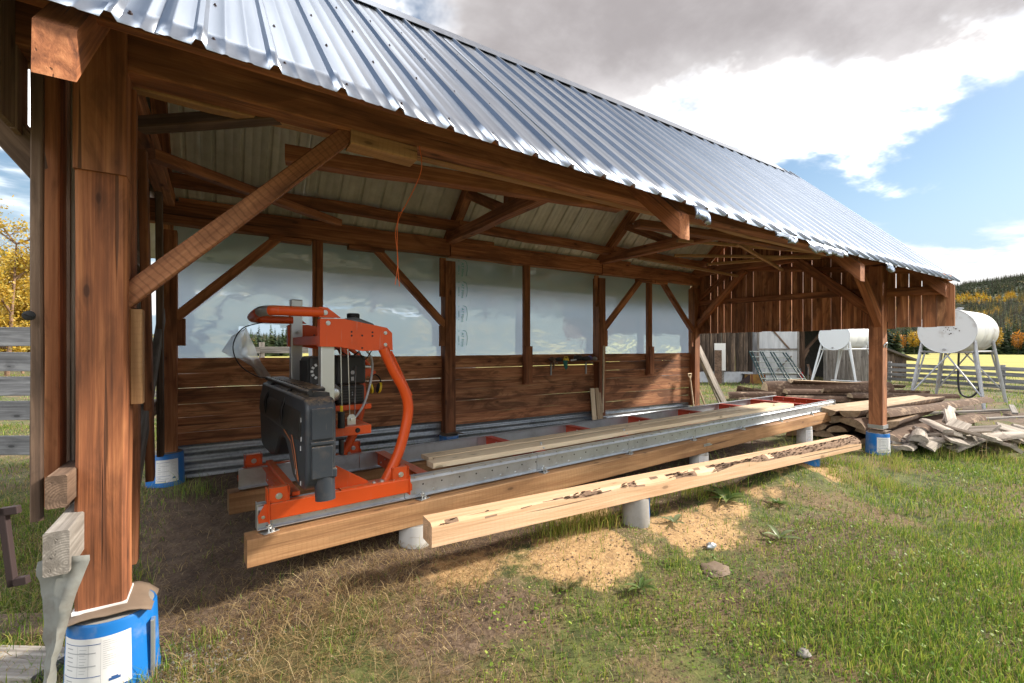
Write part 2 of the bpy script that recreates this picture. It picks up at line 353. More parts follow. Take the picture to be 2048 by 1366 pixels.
past = t.ramp(t.math('ADD', t.math('MULTIPLY', nf, .6), t.math('MULTIPLY', na, .4)), [(.35, (.25, .24, .045)), (.5, (.36, .33, .07)), (.65, (.48, .40, .12))])
jit = t.math('MULTIPLY', t.math('SUBTRACT', t.math('ADD', t.math('MULTIPLY', na, .5), t.math('MULTIPLY', nb, .5)), .5), 1.5)
c = t.mix(t.smooth(na, .42, .62), turf, straw)
c = t.mix(t.smooth(t.math('ADD', ms.outputs[0], jit), .35, .65), c, soil)
c = t.mix(t.smooth(t.math('ADD', ms.outputs[1], jit), .38, .62), c, dust)
c = t.mix(ms.outputs[2], c, past)
out(t, pbr(t, c, .95, 0, t.math('ADD', nb, t.math('MULTIPLY', nc, .5)), .8, .02))
def leafmat(name, rough=.55, trans=.4):
    t = material(name); at = t.n('ShaderNodeAttribute', attribute_name='col').outputs['Color']
    d = pbr(t, at, rough); tl = t.n('ShaderNodeBsdfTranslucent', {'Color': at})
    out(t, t.n('ShaderNodeMixShader', {0: trans, 1: d, 2: tl}))
leafmat('grass'); leafmat('needles', .8, .38); leafmat('leaf', .5, .45); leafmat('weed', .4, .4)
t = material('hills'); tx = t.n('ShaderNodeTexCoord').outputs['Object']
a = t.noise(tx, .012, 5, .6); b = t.noise(tx, .09, 4, .65)
c = t.ramp(b, [(.35, (.018, .032, .022)), (.55, (.045, .065, .035)), (.7, (.08, .09, .04))])
c = t.mix(t.math('MULTIPLY', t.smooth(a, .54, .64), .8), c, (.34, .22, .04))
out(t, pbr(t, c, .95, 0, b, 1.0, 4.0))
# ------------------------------------------------------------------ ground
def sm(a, b, x):
    t = np.clip((x - a) / (b - a), 0, 1); return t * t * (3 - 2 * t)
def vn(x, y, s, seed=0):
    """cheap smooth value noise on arrays"""
    x = np.asarray(x, float) * s + seed * 17.13; y = np.asarray(y, float) * s - seed * 9.71
    xi, yi = np.floor(x), np.floor(y); fx, fy = x - xi, y - yi
    fx = fx * fx * (3 - 2 * fx); fy = fy * fy * (3 - 2 * fy)
    h = lambda a, b: np.modf(np.abs(np.sin(a * 127.1 + b * 311.7 + seed) * 43758.5453))[0]
    return (h(xi, yi) * (1 - fx) + h(xi + 1, yi) * fx) * (1 - fy) + (h(xi, yi + 1) * (1 - fx) + h(xi + 1, yi + 1) * fx) * fy
def gz(x, y):
    x = np.asarray(x, float); y = np.asarray(y, float)
    near = sm(60, 20, np.hypot(x, y))
    return .105 * sm(2.0, 2.75, y) * sm(6.6, 5.0, y) * sm(-.1, .7, x) * sm(8.6, 6.5, x) + .19 * np.exp(-((x - 5.75) / .9) ** 2 - ((y - 2.72) / .42) ** 2) + .13 * sm(4.2, 6.2, y) * sm(4, 0, x) * near - .07 * sm(3.5, 8, x) + near * ((vn(x, y, 1.1, 1) - .5) * .06 + (vn(x, y, 4.2, 2) - .5) * .025)
def g1(x, y): return float(gz(x, y))
def dust_mask(x, y):
    d = np.zeros_like(np.asarray(x, float))
    for cx, cy, rx, ry, s in ((2.35, 2.55, .75, .45, 1), (3.2, 2.45, .8, .40, .95), (4.3, 2.6, .8, .36, .85), (5.6, 2.6, .8, .36, .95), (1.5, 2.75, .6, .3, .7), (3.6, 3.1, 1.6, .4, .7)):
        d = np.maximum(d, s * np.exp(-(((x - cx) / rx) ** 2 + ((y - cy) / ry) ** 2) ** 1.3))
    return d * (.25 + .7 * sm(.40, .62, .6 * vn(x, y, 1.9, 21) + .4 * vn(x, y, 5.5, 22)))
def soil_mask(x, y):
    d = sm(2.3, 3.2, y) * sm(6.9, 6.2, y) * sm(-1.0, -.4, x) * sm(9.5, 7.0, x) * .95        # the floor of the shed
    d = np.maximum(d, .6 * np.exp(-(((x - 3.2) / 1.1) ** 2 + ((y - 1.7) / .28) ** 2)))
    d = np.maximum(d, .62 * np.exp(-(((x - 1.2) / 1.1) ** 2 + ((y - 2.35) / .6) ** 2)))
    d = np.maximum(d, .45 * np.exp(-(((x - .4) / .8) ** 2 + ((y - 2.9) / .5) ** 2)))
    d = np.maximum(d, .6 * sm(.66, .80, vn(x, y, .8, 33)) * sm(3.0, 2.2, y))
    # the wheel track past the fuel tanks
    tr = np.abs((y - 6.2) - (x - 20) * .9) ; d = np.maximum(d, sm(1.7, .6, tr) * sm(11, 14, x) * sm(34, 28, x) * .9)
    return d
def axis(lo, hi, step, far, k):
    a = list(np.arange(lo, hi, step)); s = step
    while a[-1] < far: s *= k; a.append(a[-1] + s)
    s = step; b = [lo]
    while b[-1] > -far: s *= k; b.append(b[-1] - s)
    return np.array(b[:0:-1] + a)
ax = axis(-4, 14, .11, 2600, 1.13); ay = axis(-.5, 9, .11, 2600, 1.13)
GX, GY = np.meshgrid(ax, ay); GZ = gz(GX, GY) - .9 * sm(60, 250, np.hypot(GX, GY))
nx, ny = len(ax), len(ay)
idx = np.arange(nx * ny).reshape(ny, nx)
q = np.stack((idx[:-1, :-1], idx[:-1, 1:], idx[1:, 1:], idx[1:, :-1]), -1).reshape(-1, 4)
gcol = np.stack((soil_mask(GX, GY), dust_mask(GX, GY), sm(20, 34, GX * .75 + GY * .35) * (1 - .0 * GX)), -1).reshape(-1, 3)
me = fast_mesh('ground', np.stack((GX, GY, GZ), -1).reshape(-1, 3), q.ravel(), np.full(len(q), 4), gcol)
me.shade_smooth(); g = link('ground', me, 'ground'); tag(g, kind='structure')
# ------------------------------------------------------------------ hills round the valley
na_, nr = 240, 34
th = np.linspace(0, 2 * np.pi, na_ + 1)
rr = np.linspace(0, 1, nr)
def hill_h(az, t):
    """az: angle from +X towards +Y; t 0..1 from foot to top"""
    back = np.exp(-(((az - 1.75 + np.pi) % (2 * np.pi) - np.pi) / .75) ** 2)
    top = 100 + 48 * np.exp(-(((az + 1.1 + np.pi) % (2 * np.pi) - np.pi) / .6) ** 2) - 58 * back + 20 * np.sin(az * 3 + 1.1) + 9 * np.sin(az * 7.3) + 6 * np.sin(az * 17)
    return top * (t ** 1.15) * (1 + .10 * np.sin(t * 9 + az * 5))
TT, RR_ = np.meshgrid(th, rr)
rad = 262 + RR_ * 1000 + 10 * np.sin(TT * 9)
HX, HY, HZ = rad * np.cos(TT), rad * np.sin(TT), hill_h(TT, RR_) - 1.6
back_t = 1300 + 0 * TT[-1:]
HX = np.vstack((HX, back_t * 1.3 * np.cos(TT[-1:]))); HY = np.vstack((HY, back_t * 1.3 * np.sin(TT[-1:]))); HZ = np.vstack((HZ, 0 * TT[-1:]))
idx = np.arange(HX.size).reshape(HX.shape)
q = np.stack((idx[:-1, :-1], idx[:-1, 1:], idx[1:, 1:], idx[1:, :-1]), -1).reshape(-1, 4)
me = fast_mesh('hills', np.stack((HX, HY, HZ), -1).reshape(-1, 3), q.ravel(), np.full(len(q), 4)); me.shade_smooth()
tag(link('hills', me, 'hills'), kind='structure')

# ------------------------------------------------------------------ the open timber shed
X0, X1, YF, YB, ZP = -.482, 8.65, 2.93, 6.25, 2.88
BX = (-.5, 2.85, 5.9, 8.7)
YE, YR, ZR = 2.10, 4.45, 4.92
def eave(x): return float(np.interp(x, (-1.4, -.18, .83, 2.8, 4.1, 5.8, 8.8, 9.4), (2.78, 2.745, 2.70, 2.635, 2.60, 2.565, 2.555, 2.55)))
shed = empty('timber_shed', (4.1, 4.5, 0), 0, 'open fronted reddish timber shed with steep ribbed metal roof, sheltering the sawmill', 'shed')
def T_(name, p0, p1, wd_, hg, mat='wood_red', **k): return timber(name, p0, p1, wd_, hg, mat, shed, **k)
# posts
T_('post', (X0, YF, .385), (X0, YF, 2.86), .185, .19, 'wood_post', seg=16, wob=.006, ch=.014)['label'] = 'thick front left post on a blue pail'
T_('post', (X1, YF, .34), (X1, YF, 2.86), .18, .18, seg=7)['label'] = 'front right post with paired braces'
T_('post_cap', (X0 + .003, YF - .012, 2.42), (X0 + .003, YF - .012, 3.12), .19, .20, 'wood_red')
for i, x in enumerate(BX):
    T_('post', (x, YB, .34 + (.12 if i == 0 else 0)), (x, YB, ZP), .17, .17, seg=6, wob=.004)
    T_('post_splice', (x - .10, YB - .03, 2.35), (x - .10, YB - .03, 2.92), .09, .05) if i in (1, 2) else None
bb = B(); bb.tube(spline([(X1 - .05, YF - .092, 1.60), (X1 - .045, YF - .10, 1.645), (X1, YF - .115, 1.67), (X1 + .045, YF - .10, 1.645), (X1 + .05, YF - .092, 1.60)], 5), .012, 8); bb.obj('hook_bracket', 'zinc', shed, smooth=60)
# plates
T_('plate_beam', (-1.35, YF, ZP + .17), (9.0, YF, ZP + .125), .15, .23, seg=24, wob=.008)
T_('waney_plate', (-1.30, YF + .115, ZP + .105), (8.6, YF + .115, ZP + .07), .08, .11, 'wood_sill', seg=24, wob=.01, wane=.03)
for a, b in zip(BX[:-1], BX[1:]):
    T_('plate_beam', (a + .01 + (-.5 if a < 0 else 0), YB, ZP + .20), (b - .01 + (.4 if b > 8 else 0), YB, ZP + .20), .16, .24, seg=8, wob=.008)
    T_('bolster', (a + .1, YB - .02, ZP + .345), (a + .75, YB - .02, ZP + .345), .12, .05)
# tie beams, rafters, struts, ridge, purlins
for i, x in enumerate(BX):
    T_('tie_beam', (x, YF - .02, ZP + .33), (x, YB + .1, ZP + .33), .13, .15, seg=6, wob=.006)
    e = eave(x) - .05
    sl_ = (ZR - .12 - e) / (YR - YE - .04)
    bb = B(); L_ = math.hypot(YR - YE - .04, ZR - .10 - e); T = frame((x + .02, YE + .04, e), (x + .02, YR, ZR - .10))[0]; q_ = .135
    bb.prism([(0, -.005), (L_, -.005), (L_, -q_), (-q_ + .005, -q_)], -.056, .056, 1); o = link('rafter', bb.mesh('rafter'), 'wood_red'); o.matrix_basis = T; attach(o, shed); o['label'] = 'rafter with plumb cut tail showing below the eave'
    T_('rafter', (x, YB + .55, 2.72), (x, YR, ZR - .22), .12, .15, seg=5)
    if i in (1, 2):
        T_('strut', (x + .01, 5.62, 3.72), (x + .01, 4.66, ZP + .37), .10, .12)
        T_('strut', (x + .01, 4.55, ZP + .37), (x + .01, 4.46, 4.62), .10, .12)
T_('ridge_beam', (-1.2, YR, ZR - .14), (9.1, YR, ZR - .14), .10, .14, seg=8)
for a, b in zip(BX[:-1], BX[1:]):
    T_('purlin', (a, 5.93, 3.35), (b, 5.93, 3.33), .12, .13, 'wood_red', seg=10, wob=.012, wane=.03)
    T_('purlin', (a, 5.2, 4.02), (b, 5.2, 4.02), .09, .10, seg=6)
    T_('purlin', (a, 3.7, 3.98), (b, 3.7, 3.98), .09, .10, seg=6)
T_('eave_purlin', (-1.22, YE + .34, eave(0) + .21), (1.2, YE + .34, eave(1.2) + .21), .05, .045, seg=4)
T_('eave_purlin', (1.21, YE + .34, eave(1.21) + .21), (5.0, YE + .34, eave(5) + .21), .05, .045, seg=6)
T_('eave_purlin', (5.01, YE + .34, eave(5.0) + .21), (9.05, YE + .34, eave(9) + .21), .05, .045, seg=6)
# corner and knee braces
T_('brace', (X0 + .07, YF - .01, 1.83), (.70, YF - .01, 2.96), .07, .095, 'wood_sawn', seg=5)['label'] = 'saw marked brace from front left post to plate'
T_('brace_block', (.66, YF - .005, ZP + .005), (1.08, YF - .005, ZP - .005), .14, .09, 'wood_sill')
T_('brace', (X1 - .02, YF - .03, 1.97), (7.72, YF - .03, 2.86), .09, .175, 'wood_post')
T_('brace', (X1, YF + .06, 2.16), (X1, 4.12, 3.14), .085, .15, 'wood_post')
T_('brace', (BX[3] + .0, YB - .06, 2.06), (BX[3] - .02, YB - 1.15, 3.12), .09, .12)
T_('brace', (BX[3] + .07, YB - .05, 2.62), (BX[3] + .07, YB - .75, 3.12), .05, .10)
T_('post_cheek', (X1 + .12, YF - .01, 2.0), (X1 + .12, YF - .01, 2.84), .05, .15)
for xb, d in ((BX[0], 1), (BX[1], -1), (BX[2], 1), (BX[3], -1)):
    T_('brace', (xb + .07 * d, YB - .03, 1.93), (xb + 1.12 * d, YB - .03, 2.98), .08, .10)
    T_('cleat', (xb + .11 * d, YB - .04, 1.62), (xb + .11 * d, YB - .04, 1.92), .10, .05)
    T_('brace_block', (xb + .98 * d, YB - .03, ZP + .045), (xb + 1.45 * d, YB - .03, ZP + .045), .12, .06)
T_('corner_brace', (-.42, 3.50, 2.93), (.27, 2.99, 2.96), .10, .07, 'wood_old')
T_('corner_brace', (-.45, 4.25, 3.02), (1.26, 6.12, 3.20), .10, .08)
# loose-looking stored purlins fixed under the ties
T_('hanging_beam', (.40, 3.80, 3.06), (3.42, 3.32, 3.05), .13, .12, 'wood_red', seg=10, wob=.012, wane=.035)['label'] = 'waney beam slung behind the front plate'
T_('hanging_beam', (4.13, 3.74, 3.06), (6.85, 3.39, 3.05), .13, .09, 'wood_red', seg=8, wob=.01, wane=.03)
for p0, p1 in (((5.6, 4.3, 3.16), (8.0, 3.5, 3.12)), ((6.3, 4.9, 3.12), (8.3, 3.6, 3.08)), ((5.95, 3.6, 3.03), (8.5, 4.3, 3.0)), ((6.0, 5.4, 3.13), (8.6, 5.2, 3.02)), ((6.9, 4.7, 3.0), (8.4, 3.5, 3.13))):
    T_('pole', p0, p1, .05, .045, 'wood_sill')
# back wall studs
for x, zb in ((1.03, 1.47), (4.257, .99), (7.241, 1.05)):
    T_('stud', (x, YB - .01, zb), (x, YB - .01, ZP + .08), .12, .07)
    if zb < 1.3: T_('cleat', (x + .02, YB - .06, zb + .02), (x + .02, YB - .06, 1.62), .13, .035)
# back wall boards
for k, (a, b) in enumerate(zip(BX[:-1], BX[1:])):
    z = .44 + (.06 if k == 0 else -.02)
    hs = [(.145, .175, .15, .19, .165, .18), (.165, .20, .17, .155, .175, .19), (.15, .165, .13, .16, .15, .17, .15)][k]
    tot = 1.48 - z; sc_ = tot / (sum(hs))
    for j, hh in enumerate(hs):
        hh *= sc_; gap = .008 if (j * 3 + k) % 4 == 1 else .002
        T_('wall_board', (a + .06, YB + .06 + .004 * (j % 2), z + hh / 2), (b - .06, YB + .06 + .004 * (j % 3), z + hh / 2 + random.uniform(-.006, .006)), .03, hh - gap, 'wood_board', seg=6, wob=.004, ch=.003)
        z += hh
# corrugated skirt below the boards
for k, (a, b) in enumerate(((-.48, 1.2), (1.18, 2.9), (2.88, 4.4), (4.38, 5.9), (5.88, 7.4), (7.38, 8.7))):
    n = 30; vs = []; fs = []
    for j in range(n + 1):
        zz = .02 + (.62 if k < 2 else .50) * j / n; yy = YB + .10 + .004 * (k % 2) + .012 * math.sin(j * 2 * math.pi / 5)
        for i in range(5): vs.append((a + (b - a) * i / 4, yy + random.uniform(-.002, .002), zz + (.0 if 0 < j < n else random.uniform(-.008, .008))))
    for j in range(n):
        for i in range(4): fs.append((j * 5 + i, j * 5 + i + 1, j * 5 + i + 6, j * 5 + i + 5))
    bb = B(); bb.add(vs, fs); bb.obj('skirt_sheet', 'skirt_metal', shed, smooth=80)
# plastic film in the back openings, torn in the left bay
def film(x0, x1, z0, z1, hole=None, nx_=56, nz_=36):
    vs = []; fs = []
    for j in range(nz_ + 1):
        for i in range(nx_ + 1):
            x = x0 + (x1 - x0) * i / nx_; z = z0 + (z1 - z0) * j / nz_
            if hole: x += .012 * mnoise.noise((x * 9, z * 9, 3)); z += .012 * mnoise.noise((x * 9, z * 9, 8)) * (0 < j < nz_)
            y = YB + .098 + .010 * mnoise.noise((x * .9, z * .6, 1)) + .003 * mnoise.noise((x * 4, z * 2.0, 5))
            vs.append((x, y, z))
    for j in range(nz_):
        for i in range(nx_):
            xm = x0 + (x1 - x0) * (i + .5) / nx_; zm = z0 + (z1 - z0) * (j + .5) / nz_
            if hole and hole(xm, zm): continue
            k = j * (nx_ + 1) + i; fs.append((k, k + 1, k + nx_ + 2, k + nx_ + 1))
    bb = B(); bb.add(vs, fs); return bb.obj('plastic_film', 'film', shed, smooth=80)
def torn(x, z): return .17 + .16 * max(0, 1.80 - z) * 1.6 < x < .95 and z < 1.885 - .10 * abs(x - .45) and x - .17 > (1.9 - z) * .35 - .05
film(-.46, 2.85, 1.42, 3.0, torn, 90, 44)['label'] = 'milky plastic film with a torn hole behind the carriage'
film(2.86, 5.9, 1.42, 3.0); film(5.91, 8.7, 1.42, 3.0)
bb = B(); n = 9; vs = []
prof = [((.24, 1.84), (.24, 1.84)), ((.10, 1.74), (.30, 1.70)), ((.03, 1.62), (.34, 1.60)), ((-.01, 1.55), (.36, 1.50)), ((.08, 1.50), (.40, 1.42)), ((.16, 1.48), (.44, 1.34)), ((.30, 1.38), (.50, 1.26)), ((.38, 1.24), (.50, 1.20))]
for j, (a, b) in enumerate(prof):
    for i in range(n):
        t_ = i / (n - 1); vs.append((a[0] + (b[0] - a[0]) * t_ + random.uniform(-.008, .008), YB + .02 - .035 * j / 8 - .03 * math.sin(t_ * 9 + j), a[1] + (b[1] - a[1]) * t_ + random.uniform(-.01, .01)))
bb.add(vs, [(j * n + i, j * n + i + 1, (j + 1) * n + i + 1, (j + 1) * n + i) for j in range(len(prof) - 1) for i in range(n - 1)])
bb.obj('torn_flap', 'film_loose', shed, smooth=60)
# print on the film
def text(s, size, T, mat, parent, name='lettering', ext=.001):
    cu = bpy.data.curves.new(name, 'FONT'); cu.body = s; cu.size = size; cu.extrude = ext; cu.align_x = 'CENTER'; cu.align_y = 'CENTER'
    tmp = bpy.data.objects.new(name, cu); COL.objects.link(tmp)
    me = bpy.data.meshes.new_from_object(tmp.evaluated_get(bpy.context.evaluated_depsgraph_get()))
    bpy.data.objects.remove(tmp); me.materials.clear(); o = link(name, me, mat); o.matrix_basis = T; attach(o, parent); return o
for z in (2.80, 2.47, 2.10, 1.72):
    T = Matrix.Translation((3.125, YB + .072, z)) @ Matrix.Rotation(R(90), 4, 'X') @ Matrix.Rotation(R(-90), 4, 'Z')
    text('AT Films', .060, T, 'film_print', shed)
    bb = B(); pts = spline([(3.10 + .035, YB + .072, z + .145), (3.19, YB + .072, z + .12), (3.205, YB + .072, z + .02), (3.19, YB + .072, z - .09)], 5)
    bb.tube(pts, .0035, 4); bb.obj('logo_arc', 'film_print', shed)
    for dz_, w_ in ((.13, .012), (.01, .05), (-.07, .012)):
        bb = B(); bb.box((3.058, YB + .07, z + dz_ - w_), (3.066, YB + .073, z + dz_ + w_)); bb.obj('print_mark', 'film_print', shed)
# tool shelf on the back wall
bb = B(); bb.box((4.68, YB - .17, 1.345), (5.80, YB + .04, 1.365)); bb.obj('shelf', 'wood_board', shed)
for x in (4.80, 5.60):
    bb = B(); bb.box((x - .012, YB + .02, 1.12), (x + .012, YB + .04, 1.344)); bb.box((x - .012, YB - .14, 1.332), (x + .012, YB + .02, 1.344)); bb.obj('shelf_bracket', 'stand_steel', shed)
# far gable: vertical boards
ys = 2.08; j = 0
GB = [.20, .18, .155, .165, .175, .24, .15, .19, .16, .14, .17, .15, .20, .215, .16, .19, .17, .15, .18, .14, .165, .15, .17, .16, .15, .14]
while ys < 6.45:
    wdt = GB[j % len(GB)] * .97; gap = (.004, .012, .010, .014, .011, .003, .004, .009, .006)[j % 9]; j += 1
    y0, y1 = ys, min(ys + wdt - gap, 6.5); ys += wdt
    rz_ = lambda y: (eave(8.8) - .05 + (ZR - .10 - eave(8.8)) * (y - YE) / (YR - YE)) if y < YR else ZR - .15 - (ZR - 2.9) * (y - YR) / (6.6 - YR)
    zb = 1.90 + random.uniform(-.012, .012); xo = 8.80 + random.uniform(0, .008)
    if rz_(y0) - zb < .1: continue
    L = max(rz_(y0), rz_(y1)) - zb
    bb = B(); T = frame((0, 0, 0), (0, 0, 1))[0]
    T = Matrix(((0, 1, 0, xo), (0, 0, 1, 0), (1, 0, 0, 0), (0, 0, 0, 1)))      # local x=up, y=world x, z=world y
    lv = [(zb, 0, y0), (zb, .022, y0), (zb, .022, y1), (zb, 0, y1), (rz_(y0), 0, y0), (rz_(y0), .022, y0), (rz_(y1), .022, y1), (rz_(y1), 0, y1)]
    bb.add(lv, [(0, 1, 2, 3), (7, 6, 5, 4), (4, 5, 1, 0), (5, 6, 2, 1), (6, 7, 3, 2), (7, 4, 0, 3)])
    o = link('gable_board', bb.mesh('gable_board'), 'wood_board'); o.matrix_basis = T; attach(o, shed)
T_('girt', (8.77, 2.14, 2.43), (8.77, 3.1, 2.47), .05, .13); T_('girt', (8.77, 3.11, 2.50), (8.77, 6.3, 2.57), .05, .11)
T_('girt', (8.77, 2.3, 2.72), (8.77, 6.3, 3.35), .05, .09)
T_('lookout', (8.66, 2.2, 2.62), (9.1, 2.2, 2.62), .06, .08)
# near gable wall, seen almost edge-on
for k, (xo, y0, y1, zb, zt, m_, th_) in enumerate(((-.725, 2.86, 2.90, .82, 3.02, 'wood_old', .04), (-.700, 2.94, 3.06, .86, 3.05, 'wood_red', .075), (-.632, 3.02, 3.05, .9, 3.0, 'wood_grey', .02), (-.60, 3.10, 3.20, .9, 3.0, 'wood_old', .025))):
    T_('wall_plank', (xo + .02, (y0 + y1) / 2, zb), (xo + .02, (y0 + y1) / 2, zt), th_, y1 - y0, m_, seg=6, wob=.004)
y = 3.28
for k in range(15):
    if k in (6,): y += .02
    T_('wall_plank', (-.665, y, .55), (-.665, y, min(3.2 + (y - 2.9) * .7, 4.5)), .025, .185, 'wood_barn' if k % 3 else 'wood_old'); y += .20
T_('girt', (-.60, 2.70, .98), (-.60, 6.2, .98), .07, .14, 'wood_old', seg=6)['label'] = 'dark square girt end beside the front left post'
T_('girt', (-.575, 2.58, .755), (-.60, 5.2, .72), .08, .18, 'wood_grey', seg=6)['label'] = 'grey weathered beam end below the girt'
T_('girt', (-.58, 3.05, 2.3), (-.58, 6.2, 2.3), .06, .12, 'wood_old')
T_('wall_brace', (-.47, 3.30, .42), (-.49, 5.55, 1.92), .05, .14, 'wood_grey', seg=5)['label'] = 'weathered grey brace leaning behind the front post'
T_('wall_brace', (-.44, 3.36, .38), (-.42, 3.30, 1.50), .06, .10, 'wood_red')
T_('nailer', (-.36, YF + .02, 1.32), (-.36, YF + .02, 1.79), .05, .09, 'wood_sill')
T_('nailer', (-.39, YF + .06, 1.8), (-.385, YF + .06, 2.9), .04, .06, 'wood_red')
T_('wall_stud', (-.46, 4.4, .6), (-.46, 4.0, 2.95), .05, .11, 'wood_red'); T_('wall_stud', (-.48, 5.3, .6), (-.48, 5.2, 3.0), .05, .11, 'wood_old')
T_('rake_brace', (-.70, 2.98, 2.42), (-1.12, 2.96, 2.98), .09, .13, 'wood_old'); T_('rake_brace', (-.74, 3.3, 2.50), (-1.18, 3.2, 3.1), .20, .10, 'wood_old')
T_('rake_board', (-1.2, YE + .05, 2.62), (-1.2, YR, ZR - .12), .035, .16, 'wood_old'); T_('rake_board', (-1.2, YB + .6, 2.85), (-1.2, YR, ZR - .12), .035, .16, 'wood_old')
for k in range(6):
    y = 2.16 + k * .155; T_('gable_board', (-.775, y, 2.555 + random.uniform(-.02, .02)), (-.775, y, eave(-.8) + (y - YE) * .95 - .08), .022, .148, 'wood_old', seg=1)
# roof sheets
NP, PW, RX0 = 10, 1.045, -1.25
prof = []
for r_ in range(4):
    c = (r_ + .5) * PW / 4
    prof += [(c - .024, 0), (c - .010, .024), (c + .010, .024), (c + .024, 0), (c + .074, 0), (c + .083, .0035), (c + .092, .0035), (c + .101, 0), (c + .157, 0), (c + .166, .0035), (c + .175, .0035), (c + .184, 0)]
prof = sorted((x if x < PW else x - PW, h) for x, h in prof); prof = [(0.0, 0.0)] + prof + [(PW + .012, 0.0)]
def sheet(k, front):
    rows = 12; vs = []; n = len(prof); x0 = RX0 + k * PW
    for j in range(rows + 1):
        t_ = j / rows
        for x, h in prof:
            X = x0 + x; zl = (.004 if k % 2 else 0)
            if front: a = Vector((X, YE, eave(X))); b = Vector((X, YR + .005, ZR))
            else: a = Vector((X, 6.86, 2.66)); b = Vector((X, YR - .005, ZR - .002))
            nrm = Vector((0, -1, 1) if front else (0, 1, 1)).normalized()
            w_ = .003 * mnoise.noise((X * 1.2, t_ * 4, 3 if front else 7))
            vs.append(a.lerp(b, t_) + nrm * (h + zl + w_))
    fs = [(j * n + i, j * n + i + 1, (j + 1) * n + i + 1, (j + 1) * n + i) for j in range(rows) for i in range(n - 1)]
    if not front: fs = [tuple(reversed(f)) for f in fs]
    bb = B(); bb.add(vs, fs); o = bb.obj('roof_sheet', 'roof_metal' if front else 'roof_under', shed, smooth=25)
    s_ = o.modifiers.new('thickness', 'SOLIDIFY'); s_.thickness = .0015
for k in range(NP): sheet(k, True); sheet(k, False)
bb = B()
for k in range(14):
    x0 = -1.28 + k * .76; bb.v += [(x0, YR - .17, ZR - .135), (x0, YR, ZR + .045), (x0, YR + .17, ZR - .135)]
bb.f = [(3 * k + i, 3 * k + i + 1, 3 * k + i + 4, 3 * k + i + 3) for k in range(13) for i in (0, 1)]; bb.m = [0] * len(bb.f)
cap = bb.obj('ridge_cap', 'roof_metal', shed); cap.modifiers.new('t', 'SOLIDIFY').thickness = .003
bb = B()                                                              # roofing screws
for k in range(NP * 4):
    X = RX0 + (k + .5) * PW / 4 + .045
    for t_ in (.05, .26, .48, .70, .92):
        p = Vector((X, YE, eave(X))).lerp(Vector((X, YR, ZR)), t_ + random.uniform(-.004, .004)); nrm = Vector((0, -1, 1)).normalized()
        bb.tube([p, p + nrm * .006], .008, 6); bb.tube([p + nrm * .006, p + nrm * .012], .0045, 6)
tag(bb.obj('roofing_screws', 'iron', shed), kind='stuff')
# crumpled sheet ends along the eave
def crumple(x0, x1, drop, seed, out_=.05):
    n, m_ = 26, 6; vs = []; ph = [random.uniform(.4, 1.0) for _ in range(27)]
    for j in range(m_ + 1):
        for i in range(n + 1):
            x = x0 + (x1 - x0) * i / n; t_ = j / m_; q_ = mnoise.noise((x * 7, t_ * 2, seed)); r_ = mnoise.noise((x * 16, t_ * 4, seed + 5))
            d_ = drop * (.65 + .5 * mnoise.noise((x * 5, 0, seed)))
            vs.append((x + .015 * q_ * t_, YE - .004 - out_ * .5 * math.sin(t_ * 2.0) + (.022 if i % 2 else -.022) * ph[i] * t_ ** .7, eave(x) + .012 * (1 - t_) - d_ * t_ * (.55 + .6 * ph[i])))
    bb = B(); bb.add(vs, [(j * (n + 1) + i, j * (n + 1) + i + 1, (j + 1) * (n + 1) + i + 1, (j + 1) * (n + 1) + i) for j in range(m_) for i in range(n)])
    o = bb.obj('bent_sheet_edge', 'roof_metal', shed, smooth=18); o.modifiers.new('t', 'SOLIDIFY').thickness = .0015
crumple(2.90, 3.06, .15, 1, .07); crumple(4.0, 4.36, .08, 4, .05); crumple(4.55, 5.35, .12, 9, .05); crumple(6.38, 6.56, .11, 14)
bb = B(); bb.tube(spline([(1.09, YF - .09, 2.92), (1.10, YF - .09, 2.75), (1.05, YF + .1, 2.55), (1.02, YF + .12, 2.5), (1.015, YF + .13, 2.25), (1.03, YF + .13, 2.02)], 6), .003, 5)
bb.tube(spline([(1.05, YF + .1, 2.56), (1.0, YF + .12, 2.4), (1.02, YF + .13, 2.2), (1.0, YF + .13, 2.03)], 5), .003, 5)
tag(bb.obj('orange_cord', 'rope'), 'thin orange cord dangling from the front plate above the carriage', 'cord')
